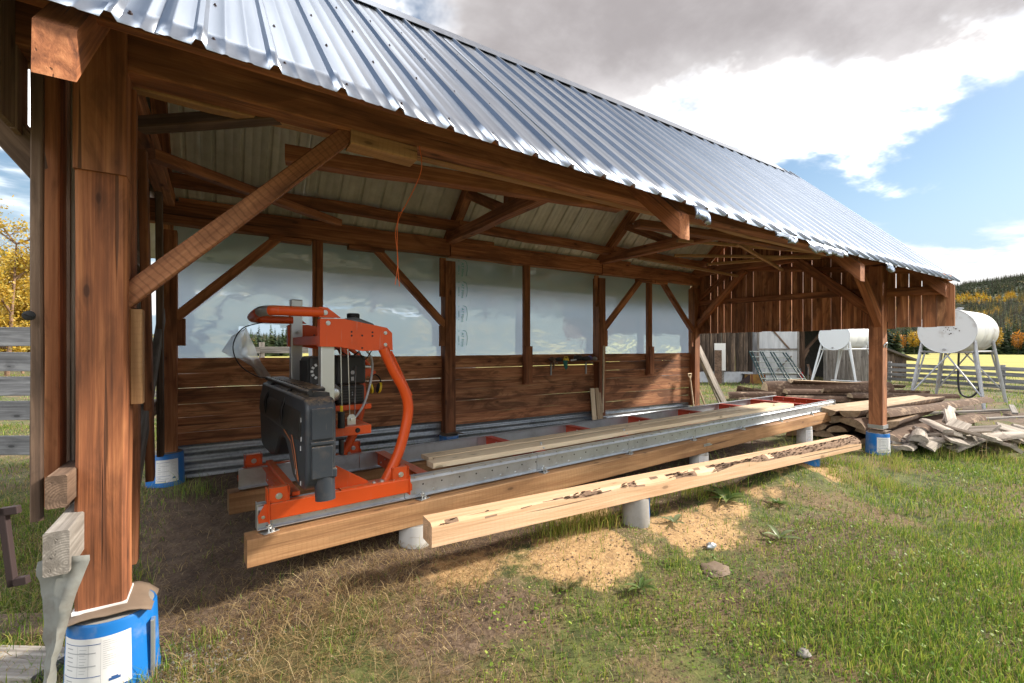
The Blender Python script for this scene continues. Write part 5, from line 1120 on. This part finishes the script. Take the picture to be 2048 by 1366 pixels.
# ------------------------------------------------------------------ fences
def fence(pts, rails, ztop, label, mat='wood_fence', rh=.14, post=.13, cat='fence', extra=.12, base=None):
    f0 = Vector(pts[0]); o = empty('plank_fence', (f0.x, f0.y, g1(f0.x, f0.y)), 0, label, cat)
    for i, p in enumerate(pts):
        zb = g1(*p[:2]) - .2; timber('post', (p[0], p[1], zb), (p[0], p[1], ztop + extra), post, post, mat, o, seg=2)
        if i:
            a, b = Vector(pts[i - 1]), Vector(p); nrm = Vector((b.y - a.y, a.x - b.x)).normalized() * (post / 2 + .02)
            if nrm.dot(a) > 0: nrm = -nrm
            for z in rails:
                timber('rail', (a.x + nrm.x, a.y + nrm.y, z + random.uniform(-.02, .02)), (b.x + nrm.x, b.y + nrm.y, z + random.uniform(-.02, .02)), .035, rh, mat, o, seg=2, wob=.006)
    return o
fp = [(28.2, 10.9), (27.4, 8.8), (26.6, 6.75), (25.8, 4.7), (24.9, 2.4), (24.0, .1)]
fence(fp, (.76, .54, .31, .08), .80, 'grey plank fence between the yard and the yellow pasture on the right', rh=.15)
fl = [(-6.4, 10.25), (-3.2, 8.2), (-1.55, 7.15)]
fence(fl, (1.73, 1.44, 1.17, .89, .52), 1.80, 'weathered plank fence left of the shed before the yellow trees', rh=.215, post=.14)
fence([(-2.6, 15.6), (.9, 13.9), (3.4, 12.7), (6.0, 11.5)], (1.52, 1.25, .97, .68, .40), 1.62, 'grey corral fence seen through the torn film behind the shed', rh=.17, mat='wood_grey')
timber_g = plank((-.2, 12.3, 0), (-.2, 12.3, 1.9), .16, .16, 'wood_old', 'dark upright post behind the torn film', name='corral_post', cat='post')
plank((-1.2, 12.4, 1.72), (-.28, 12.3, 1.72), .04, .26, 'wood_grey', 'pale board nailed to the dark post behind the torn film')
plank((-1.2, 12.4, 1.15), (-.28, 12.3, 1.15), .04, .40, 'wood_grey', 'lower pale board nailed to the dark post behind the torn film')
# planks lying in the weeds by the left wall
plank((-2.9, 7.0, .03), (-1.2, 6.85, .05), .55, .06, 'wood_grey', 'broad grey slab lying at the foot of the left fence', name='ground_plank')
plank((-1.35, 3.55, .03), (-.68, 3.05, .05), .22, .05, 'wood_grey', 'grey board in the weeds left of the large blue pail', name='ground_plank')
plank((-1.5, 3.95, .03), (-.75, 3.50, .04), .20, .05, 'wood_old', 'second board in the weeds farther left of the blue pail', name='ground_plank')
# ------------------------------------------------------------------ grass, straw and weeds
def blades(name, x, y, h, wdt, col, lean, mat='grass', flat=False, zoff=None):
    n = len(x); z = gz(x, y) if zoff is None else zoff
    az = RNG.uniform(0, 2 * np.pi, n); ld = RNG.uniform(0, 2 * np.pi, n)
    sx, sy = np.cos(az) * wdt / 2, np.sin(az) * wdt / 2
    lx, ly = np.cos(ld) * lean * h, np.sin(ld) * lean * h
    V = np.empty((n, 5, 3))
    hz = h * np.sqrt(np.maximum(0.02, 1 - np.minimum(lean, .98) ** 2))
    V[:, 0] = np.stack((x - sx, y - sy, z - .01), -1); V[:, 1] = np.stack((x + sx, y + sy, z - .01), -1)
    mx, my, mz = x + lx * .35, y + ly * .35, z + hz * .6
    V[:, 2] = np.stack((mx + sx * .75, my + sy * .75, mz), -1); V[:, 3] = np.stack((mx - sx * .75, my - sy * .75, mz), -1)
    V[:, 4] = np.stack((x + lx, y + ly, z + hz * (.93 if not flat else .7)), -1)
    base = np.arange(n)[:, None] * 5
    F = np.concatenate((base + np.array([0, 1, 2, 3]), base + np.array([3, 2, 4])), 1).ravel()
    sizes = np.tile([4, 3], n)
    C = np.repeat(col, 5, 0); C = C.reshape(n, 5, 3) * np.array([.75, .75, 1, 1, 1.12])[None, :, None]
    return fast_mesh(name, V.reshape(-1, 3), F, sizes, C.reshape(-1, 3))
def scatter(n, dmin, dmax, pxlo=-420, pxhi=2750):
    """random ground points in the part of the yard the picture looks over, by distance and bearing"""
    d = np.sqrt(RNG.uniform(dmin ** 2, dmax ** 2, n)); r = RNG.uniform((pxlo - 1024) / 910, (pxhi - 1024) / 910, n) * d
    a = R(32.5); return d * math.sin(a) + r * math.cos(a), d * math.cos(a) - r * math.sin(a), d
inside = lambda x, y: sm(2.75, 3.15, y) * sm(6.6, 6.2, y) * sm(-.7, -.3, x) * sm(9.2, 8.4, x)
GREEN = np.array([[.12, .23, .022], [.19, .30, .034], [.27, .35, .05], [.38, .38, .08], [.08, .16, .022]]); STRAW = np.array([[.44, .32, .15], [.36, .245, .11], [.52, .40, .21], [.26, .17, .085]])
def turf(n, dmin, dmax, hs, ws, name, label):
    x, y, d = scatter(n, dmin, dmax)
    patch = vn(x, y, .9, 3) * .6 + vn(x, y, 2.7, 4) * .4
    east = sm(-.5, 3.5, x - y * .5 + 1.0)                       # lusher towards the open yard, drier against the shed
    dens = np.clip(.34 + 2.0 * (patch - .36) + .35 * (east - .5), .05, 1)
    dens *= (.65 + .35 * sm(.28, .5, vn(x, y, .55, 31))) * (1 - .97 * inside(x, y)) * (1 - .9 * np.clip(dust_mask(x, y) * 1.3, 0, 1)) * (1 - .75 * soil_mask(x, y) * (y < 2.9)) * (1 - .9 * (soil_mask(x, y) * (x > 11)))
    keep = RNG.random(n) < dens; x, y, patch, east, d = x[keep], y[keep], patch[keep], east[keep], d[keep]; m = len(x)
    pg = np.clip(.60 + .36 * east + .9 * (patch - .5), .12, .95); isg = RNG.random(m) < pg
    c = np.where(isg[:, None], GREEN[RNG.integers(0, 5, m)], STRAW[RNG.integers(0, 4, m)]) * RNG.uniform(.75, 1.25, (m, 1))
    h = RNG.gamma(4, hs / 4, m) * (.45 + 1.1 * patch); lean = np.clip(RNG.normal(.45, .22, m) + (~isg) * .25, .05, .97)
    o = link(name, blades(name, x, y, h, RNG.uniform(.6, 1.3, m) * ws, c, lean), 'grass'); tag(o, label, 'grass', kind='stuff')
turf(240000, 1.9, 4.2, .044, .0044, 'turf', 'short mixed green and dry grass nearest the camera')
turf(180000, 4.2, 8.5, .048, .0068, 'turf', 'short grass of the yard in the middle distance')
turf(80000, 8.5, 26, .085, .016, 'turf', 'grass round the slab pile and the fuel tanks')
def straw(n, fx, hs, name, label, dry=STRAW):
    x, y = fx(n); m = len(x); c = dry[RNG.integers(0, len(dry), m)] * RNG.uniform(.7, 1.2, (m, 1))
    o = link(name, blades(name, x, y, RNG.gamma(4, hs / 4, m), RNG.uniform(.002, .0045, m), c, np.clip(RNG.normal(.93, .06, m), .6, .985), flat=True), 'grass'); tag(o, label, 'straw', kind='stuff')
def near_wall(n):
    x = RNG.normal(.55, .75, n); y = RNG.normal(2.75, .50, n); k = (y > 1.5) & (y < 5.5); return x[k], y[k]
straw(9000, near_wall, .13, 'straw_litter', 'dry brown straw strewn before the left end of the track')
def left_weeds(n):
    x = RNG.uniform(-2.6, -.62, n); y = RNG.uniform(2.2, 6.2, n); return x, y
straw(9000, left_weeds, .20, 'straw_litter', 'tangled grey green hay left of the front left post', np.concatenate((STRAW, GREEN[:2] * .8)))
def in_shed(n):
    x = RNG.uniform(-.4, 8, n); y = RNG.uniform(3.1, 6.1, n); k = vn(x, y, 1.6, 8) > .5; return x[k], y[k]
straw(12000, in_shed, .10, 'straw_litter', 'thin straw scattered over the shed floor')
def wide(n):
    x, y, d = scatter(n, 1.9, 6.0); k = (vn(x, y, 1.4, 9) > .48) & (x - y * .5 < 1.4); return x[k], y[k]
straw(20000, wide, .11, 'straw_litter', 'dry straw lying over the foreground grass')
# tall tufts
def tufts(pts, name, label, h=.20, n=90, cols=GREEN, w_=.004, spread=.09):
    xs = np.concatenate([RNG.normal(p[0], spread * (p[2] if len(p) > 2 else 1), n) for p in pts]); ys = np.concatenate([RNG.normal(p[1], spread * (p[2] if len(p) > 2 else 1), n) for p in pts]); m = len(xs)
    c = cols[RNG.integers(0, len(cols), m)] * RNG.uniform(.8, 1.3, (m, 1))
    tag(link(name, blades(name, xs, ys, RNG.gamma(6, h / 6, m), RNG.uniform(.6, 1.3, m) * w_, c, np.clip(RNG.normal(.45, .25, m), 0, .95)), 'grass'), label, 'grass', kind='stuff')
tufts([(2.2, 2.86), (2.35, 2.9), (2.5, 2.85), (2.65, 2.95), (2.75, 2.8, .7), (3.25, 2.95), (3.4, 3.0), (4.0, 2.9), (4.2, 3.05), (4.35, 2.8), (4.8, 3.1), (5.4, 3.0), (5.8, 3.1), (3.8, 3.15), (6.1, 2.8)], 'grass_tufts', 'bright green grass tufts under the squared log', .17, 150, np.concatenate((GREEN[1:4], [[.42, .33, .10]])))
tufts([(x_, YB - .06 - .05 * random.random(), .9) for x_ in (1.7, 2.0, 2.3, 3.1, 3.3, 3.6)] + [(-.2, 5.6, 1.4), (-.3, 5.75, 1.2)], 'grass_tufts', 'green grass growing along the corrugated skirt', .15, 110)
tufts([(6.0, 2.4, 1.4), (6.6, 2.2, 1.4), (7.1, 2.6, 1.3), (7.7, 2.4, 1.3), (8.2, 2.6, 1.0), (9.2, 2.2, 1.5), (9.8, 1.8, 1.5), (7.5, 3.2, 1.4), (8.0, 3.3, 1.4), (7.0, 3.4, 1.2), (8.9, 2.95, .8), (10.5, 1.5, 1.5)], 'grass_tufts', 'longer yellow green grass round the front right post', .16, 220, np.concatenate((GREEN[1:4], STRAW[:1])))
def clover(n):
    x, y, d = scatter(n, 1.95, 6.5); k = (vn(x, y, 1.3, 6) > .50) & (x - y * .45 > .2) & (dust_mask(x, y) < .2) & (inside(x, y) < .05); x, y = x[k], y[k]; m = len(x)
    z = gz(x, y) + RNG.uniform(.01, .045, m); s_ = RNG.uniform(.004, .010, m); V = np.empty((m, 5, 3)); a0 = RNG.uniform(0, 6.28, m); tx_, ty_ = RNG.normal(0, .35, m), RNG.normal(0, .35, m)
    for j, rr_ in enumerate((1, 1, 1, 1, 1)):
        a_ = a0 + j * 2 * np.pi / 5; dx, dy = np.cos(a_) * s_ * (1.3 if j == 0 else 1), np.sin(a_) * s_ * (1.3 if j == 0 else 1); V[:, j] = np.stack((x + dx, y + dy, z + dx * tx_ + dy * ty_), -1)
    c = GREEN[RNG.integers(0, 3, m)] * RNG.uniform(.8, 1.4, (m, 1)); F = (np.arange(m)[:, None] * 5 + np.arange(5)).ravel()
    tag(link('clover', fast_mesh('clover', V.reshape(-1, 3), F, np.full(m, 5), np.repeat(c, 5, 0)), 'grass'), 'small broad clover leaves among the near grass', 'clover', kind='stuff')
clover(34000)
# crumbs of bark, chips and stones on the ground
def crumbs(n, name, label, fx, mat, smin, smax, cat='debris'):
    x, y = fx(n); m = len(x); s_ = RNG.uniform(smin, smax, m); z = gz(x, y)
    T0 = np.array([[1, 0, 0], [-.5, .8, 0], [-.5, -.8, .1], [.1, 0, .7]]); V = np.empty((m, 4, 3)); a_ = RNG.uniform(0, 6.28, m)
    for j in range(4):
        p = T0[j] * RNG.uniform(.6, 1.3, (m, 3)); V[:, j] = np.stack((x + s_ * (p[:, 0] * np.cos(a_) - p[:, 1] * np.sin(a_)), y + s_ * (p[:, 0] * np.sin(a_) + p[:, 1] * np.cos(a_)), z + s_ * p[:, 2] - .001), -1)
    F = (np.arange(m)[:, None, None] * 4 + np.array([[0, 1, 3], [1, 2, 3], [2, 0, 3]])[None]).ravel(); tag(link(name, fast_mesh(name, V.reshape(-1, 3), F, np.full(3 * m, 3)), mat), label, cat, kind='stuff')
def dirtpts(n):
    x = RNG.normal(3.0, 1.1, n); y = RNG.normal(1.75, .40, n); return x, y
def yardpts(n):
    x, y, d = scatter(n, 1.95, 7); k = vn(x, y, 1.1, 12) > .5; return x[k], y[k]
def sawpts(n):
    x = RNG.normal(3.4, 1.3, n); y = RNG.normal(2.55, .35, n); return x, y
def pailpts(n):
    x = RNG.normal(-.22, .16, n); y = RNG.normal(2.78, .12, n); return x, y
crumbs(5000, 'bark_crumbs', 'dark bark crumbs on the bare soil before the sawdust', dirtpts, 'bark', .004, .014); crumbs(3500, 'soil_crumbs', 'small clods and twigs in the near grass', yardpts, 'bark_pale', .003, .010)
crumbs(3500, 'wood_chips', 'pale wood chips on the sawdust', sawpts, 'wood_slab', .003, .009); crumbs(900, 'gravel', 'whitish gravel beside the large blue pail', pailpts, 'concrete', .004, .013, 'gravel')
# broad leaved weeds
def weed(x, y, s_, n, label, cols=((.10, .17, .045), (.16, .22, .07))):
    b_ = B(); cl = []; z = g1(x, y)
    for k in range(n):
        a_ = 2 * math.pi * k / n + random.uniform(-.4, .4); L = s_ * random.uniform(.7, 1.2); wd_ = L * random.uniform(.22, .34); up = random.uniform(.35, 1.0); c = Vector(random.choice(cols)) * random.uniform(.8, 1.3)
        for i in range(6):
            t_ = i / 5; w_ = wd_ * math.sin(math.pi * min(1, .08 + .92 * t_) ** .8) * (1 if i < 5 else .1) ; r_ = L * t_; hz = L * up * (t_ - .62 * t_ * t_)
            for q in (-1, 0, 1): b_.v.append((x + math.cos(a_) * r_ - math.sin(a_) * w_ * q * .5, y + math.sin(a_) * r_ + math.cos(a_) * w_ * q * .5, z + hz + abs(q) * w_ * .25 + .01)); cl.append(tuple(c * (1.25 if q == 0 else 1)))
        o_ = len(b_.v) - 18; b_.f += [(o_ + i * 3 + j, o_ + i * 3 + j + 1, o_ + i * 3 + j + 4, o_ + i * 3 + j + 3) for i in range(5) for j in range(2)]
    b_.m = [0] * len(b_.f); me = b_.mesh('weed'); at = me.color_attributes.new('col', 'FLOAT_COLOR', 'POINT'); at.data.foreach_set('color', np.array([(*c, 1) for c in cl], np.float32).ravel())
    tag(link('broadleaf_weed', me, 'weed', smooth=60), label, 'weed')
weed(4.15, 2.62, .20, 13, 'broad leaved weed with upright leaves on the sawdust right of the pier'); weed(3.28, 2.55, .13, 7, 'small greyish weed just right of the concrete pier', ((.20, .24, .13), (.14, .17, .09)))
weed(2.30, 2.05, .11, 11, 'dark leafy weed at the lower edge of the sawdust'); weed(3.95, 2.02, .16, 5, 'flat pale leaf clump on the dark soil', ((.22, .27, .14),))
weed(1.85, 2.25, .09, 10, 'wilted leafy weed left of the sawdust patch', ((.13, .13, .05), (.18, .14, .06))); weed(4.6, 2.35, .11, 11, 'leafy weed at the right rim of the sawdust patch'); weed(-.93, 2.55, .12, 6, 'dark green weed in the bottom left corner', ((.05, .12, .04),))
b_ = B(); 
lump('flat_stone', (2.98, 1.98, g1(2.98, 1.98) + .01), (.12, .10, .03), 'flashing', 'flat reddish stone on the bare soil in front of the pier', 'stone', 21); lump('foil_scrap', (3.25, 2.18, g1(3.25, 2.18) + .02), (.05, .03, .025), 'zinc', 'small crumpled silver scrap on the dark soil', 'scrap', 23)
lump('stone', (2.55, 1.18, g1(2.55, 1.18) + .01), (.035, .03, .02), 'stone', 'small grey stone in the near grass', 'stone', 27)

# ------------------------------------------------------------------ trees
def conifer(h, tiers, per, seed, col, simple=False):
    rg = np.random.default_rng(seed); V = []; F = []; C = []
    def add(v, f, c): k = len(V); V.extend(v); F.extend([[i + k for i in q] for q in f]); C.extend(c)
    r0 = h * .012 + .03; add([(r0 * math.cos(a), r0 * math.sin(a), -.5) for a in (0, 2.1, 4.2)] + [(0, 0, h)], [(0, 1, 3), (1, 2, 3), (2, 0, 3)], [(.06, .045, .035)] * 4)
    for t_ in range(tiers):
        q = t_ / tiers; z = h * (.06 + .92 * q); rad = h * .21 * (1 - q) ** .85 * rg.uniform(.8, 1.15) + h * .010
        for k in range(max(3, int(per * (1 - .5 * q)))):
            a = rg.uniform(0, 6.28); L = rad * rg.uniform(.6, 1.15); w_ = L * rg.uniform(.30, .5); dr_ = L * rg.uniform(.15, .5); c = np.array(col) * rg.uniform(.55, 1.35)
            ca, sa = math.cos(a), math.sin(a); zz = z + rg.uniform(-.5, .5) * h / tiers
            add([(0, 0, zz + L * .12), (ca * L * .55 - sa * w_, sa * L * .55 + ca * w_, zz - dr_ * .5), (ca * L, sa * L, zz - dr_), (ca * L * .55 + sa * w_, sa * L * .55 - ca * w_, zz - dr_ * .5)], [(0, 1, 2, 3)] if not simple else [(0, 1, 2), (0, 2, 3)], [tuple(c)] * 4)
    return V, F, C
def tomesh(name, V, F, C): return fast_mesh(name, np.array(V), np.array([i for f in F for i in f]), [len(f) for f in F], np.array(C))
CON = [tomesh('conifer', *conifer(1.0, 22, 12, s_, c)) for s_, c in ((1, (.045, .080, .036)), (2, (.060, .100, .042)), (3, (.085, .120, .040)), (4, (.042, .072, .042)))]
for m_ in CON: m_.materials.append(M['needles'])
def yellow_mesh(seed, col, n=900):
    rg = np.random.default_rng(seed); d = rg.normal(0, 1, (n, 3)); d /= np.linalg.norm(d, axis=1)[:, None]; rr_ = rg.uniform(.25, 1, n) ** .6
    lob = 1 + .25 * np.sin(d[:, 0] * 5 + seed) * np.cos(d[:, 2] * 6); p = d * (rr_ * lob)[:, None] * np.array([.20, .20, .36]) + np.array([0, 0, .60])
    s_ = rg.uniform(.012, .026, n); a, b = rg.normal(0, 1, (n, 3)), rg.normal(0, 1, (n, 3)); a /= np.linalg.norm(a, axis=1)[:, None]; b /= np.linalg.norm(b, axis=1)[:, None]
    V = np.stack((p + a * s_[:, None], p + b * s_[:, None], p - a * s_[:, None], p - b * s_[:, None]), 1).reshape(-1, 3); c = np.repeat(np.array(col) * rg.uniform(.6, 1.3, (n, 1)), 4, 0)
    t0 = len(V); V = np.concatenate((V, [[.012, 0, -.03], [-.006, .01, -.03], [-.006, -.01, -.03], [0, 0, .8]])); c = np.concatenate((c, [[.25, .22, .18]] * 4))
    F = np.concatenate((np.arange(t0), [t0, t0 + 1, t0 + 3, t0 + 1, t0 + 2, t0 + 3, t0 + 2, t0, t0 + 3])); return fast_mesh('aspen', V, F, np.concatenate((np.full(n, 4), [3, 3, 3])), c)
YEL = [yellow_mesh(5, (.55, .34, .03)), yellow_mesh(6, (.42, .26, .03)), yellow_mesh(7, (.50, .22, .03))]
for m_ in YEL: m_.materials.append(M['leaf'])
def at_px(px, dep):
    r = (px - 1024) / 910; a = R(32.5); return dep * (math.sin(a) + r * math.cos(a)), dep * (math.cos(a) - r * math.sin(a))
def tree(me, nm, x, y, h, label, group, wide_=1.0):
    o = bpy.data.objects.new(nm, me); COL.objects.link(o); z = -.9 if math.hypot(x, y) > 200 else -.3
    o.location = (x, y, z); o.scale = (h * wide_, h * wide_, h); o.rotation_euler = (0, 0, random.uniform(0, 6.28)); return tag(o, label, 'tree', group)
k = 0
for px in list(range(1762, 1850, 7)) + list(range(1955, 2140, 9)):
    dep = 168 + random.uniform(-8, 10); x, y = at_px(px + random.uniform(-2, 2), dep); k += 1
    tree(CON[k % 4], 'conifer_tree', x, y, random.uniform(8.5, 13.5) if px < 1900 else random.uniform(9, 15.5), 'dark green conifer in the row along the far edge of the pasture', 'conifers along the pasture edge', 1.05)
for px, h in ((1776, 9), (1800, 8), (1828, 9), (1990, 11), (2036, 9), (2075, 10)):
    x, y = at_px(px, 162 + random.uniform(-3, 5)); tree(YEL[k % 3], 'yellow_tree', x, y, h, 'golden autumn tree in front of the pasture edge conifers', 'golden trees along the pasture edge', 1.1); k += 1
for i, px in enumerate(range(494, 606, 8)):
    x, y = at_px(px, 95 + random.uniform(-5, 8)); tree(CON[i % 4], 'conifer_tree', x, y, random.uniform(4.6, 7.2), 'green conifer behind the corral, seen through the torn film', 'conifers behind the corral', 1.0)
# forest on the slopes, one mass
V0 = [conifer(1.0, 7, 6, s_, c, False) for s_, c in ((11, (.050, .080, .046)), (12, (.070, .105, .050)), (13, (.090, .120, .055)))]
def forest(n, azr, tr, name):
    Vs, Fs, Ss, Cs = [], [], [], []; k = 0
    az = RNG.uniform(*azr, n); t_ = RNG.uniform(tr[0], tr[1], n); rad_ = 262 + t_ * 1000 + 10 * np.sin(az * 9); hz = hill_h(az, t_) - 1.6
    yl = vn(az * 60, t_ * 14, 1.0, 5) * .65 + .35 * vn(az * 200, t_ * 60, 1.0, 6) + .40 * np.exp(-((t_ - .54) / .06) ** 2) + .30 * np.exp(-((t_ - .27) / .05) ** 2) - .08 - .30 * sm(.62, .72, t_)
    for i in range(n):
        x, y = rad_[i] * math.cos(az[i]), rad_[i] * math.sin(az[i]); h = random.uniform(6.5, 12.5)
        if yl[i] > .70: h *= .55; wide_ = 2.3
        else: wide_ = 1.15
        v, f, c = V0[i % 3]; v = np.array(v); v = v * np.array([h * wide_, h * wide_, h]) + np.array([x, y, hz[i]]); c = np.array(c)
        if yl[i] > .70: c = np.array([[.66, .40, .035]]) * (c.sum(1, keepdims=True) / .20) * random.uniform(.8, 1.2)
        elif yl[i] > .60: c = c * .5 + np.array([[.13, .10, .02]])
        Vs.append(v); Fs.append(np.array([q for g_ in f for q in g_]) + k); Ss += [len(g_) for g_ in f]; Cs.append(c); k += len(v)
    me = fast_mesh(name, np.concatenate(Vs), np.concatenate(Fs), Ss, np.clip(np.concatenate(Cs), 0, .7)); tag(link(name, me, 'needles'), 'mixed conifer and golden forest covering the far hillside', 'forest', kind='stuff')
a0, a1 = math.atan2(*reversed(at_px(2260, 100))), math.atan2(*reversed(at_px(1740, 100)))
forest(7500, (a0, a1), (.02, 1.0), 'hillside_forest')
b0, b1 = math.atan2(*reversed(at_px(640, 100))), math.atan2(*reversed(at_px(460, 100)))
forest(700, (b0, b1), (.02, .9), 'hillside_forest')
# yellow aspens left of the shed, with trunks and twigs
def aspen(x, y, h, seed, label, leaves=15000):
    rg = random.Random(seed); o = empty('aspen_tree', (x, y, -.1), 0, label, 'tree', 'yellow aspens left of the shed'); b_ = B(); tips = []
    def limb(p, d, L, r, lv):
        pts = [p]; 
        for i in range(4): d = (d + Vector((rg.uniform(-.16, .16), rg.uniform(-.16, .16), .05))).normalized(); pts.append(pts[-1] + d * L / 4)
        b_.tube(pts, [r * (1 - .17 * i) for i in range(5)], 6 if lv < 2 else 4)
        if lv < 3:
            for i in range((9, 5, 3)[lv]):
                q = pts[1 + (i % 4)] if lv else pts[1 + min(3, i // 2)]; a_ = rg.uniform(0, 6.28); el = rg.uniform(.25, .9); limb(q, Vector((math.cos(a_) * math.cos(el), math.sin(a_) * math.cos(el), math.sin(el))), L * rg.uniform(.34, .5), r * .45, lv + 1)
        else: tips.extend(pts[1:])
    limb(Vector((0, 0, -.2)), Vector((rg.uniform(-.05, .05), 0, 1)), h * .86, h * .013, 0)
    b_.obj('trunk', 'bark_pale', o, False, 60)
    tp = np.array([tuple(t_) for t_ in tips]); g2 = np.random.default_rng(seed); zz = tp[:, 2] / h; wgt = np.clip(1.25 - 1.25 * zz, .04, 1); pick = g2.choice(len(tp), leaves, p=wgt / wgt.sum()); p = tp[pick] + g2.normal(0, .24, (leaves, 3))
    s_ = g2.uniform(.04, .09, leaves); a, b = g2.normal(0, 1, (leaves, 3)), g2.normal(0, 1, (leaves, 3)); a /= np.linalg.norm(a, axis=1)[:, None]; b /= np.linalg.norm(b, axis=1)[:, None]
    V = np.stack((p + a * s_[:, None], p + b * s_[:, None], p - a * s_[:, None], p - b * s_[:, None]), 1).reshape(-1, 3); c = np.repeat(np.array([[.62, .41, .05], [.54, .35, .05], [.66, .49, .09], [.44, .36, .08]])[g2.integers(0, 4, leaves)] * g2.uniform(.7, 1.2, (leaves, 1)), 4, 0)
    link('crown', fast_mesh('crown', V, np.arange(len(V)), np.full(leaves, 4), c), 'leaf', o, False)
for i, (px, dep, h, lb) in enumerate(((12, 24, 8.6, 'tall yellow aspen with bare twiggy top at the left edge'), (48, 27, 6.4, 'rounder golden aspen beside the left shed plank'), (-30, 26, 7.5, 'yellow aspen partly cut by the left picture edge'), (78, 31, 6.0, 'golden aspen mostly hidden behind the left shed plank'), (30, 33, 6.8, 'golden aspen behind the tall bare topped one'))):
    aspen(*at_px(px, dep), h, 40 + i, lb)
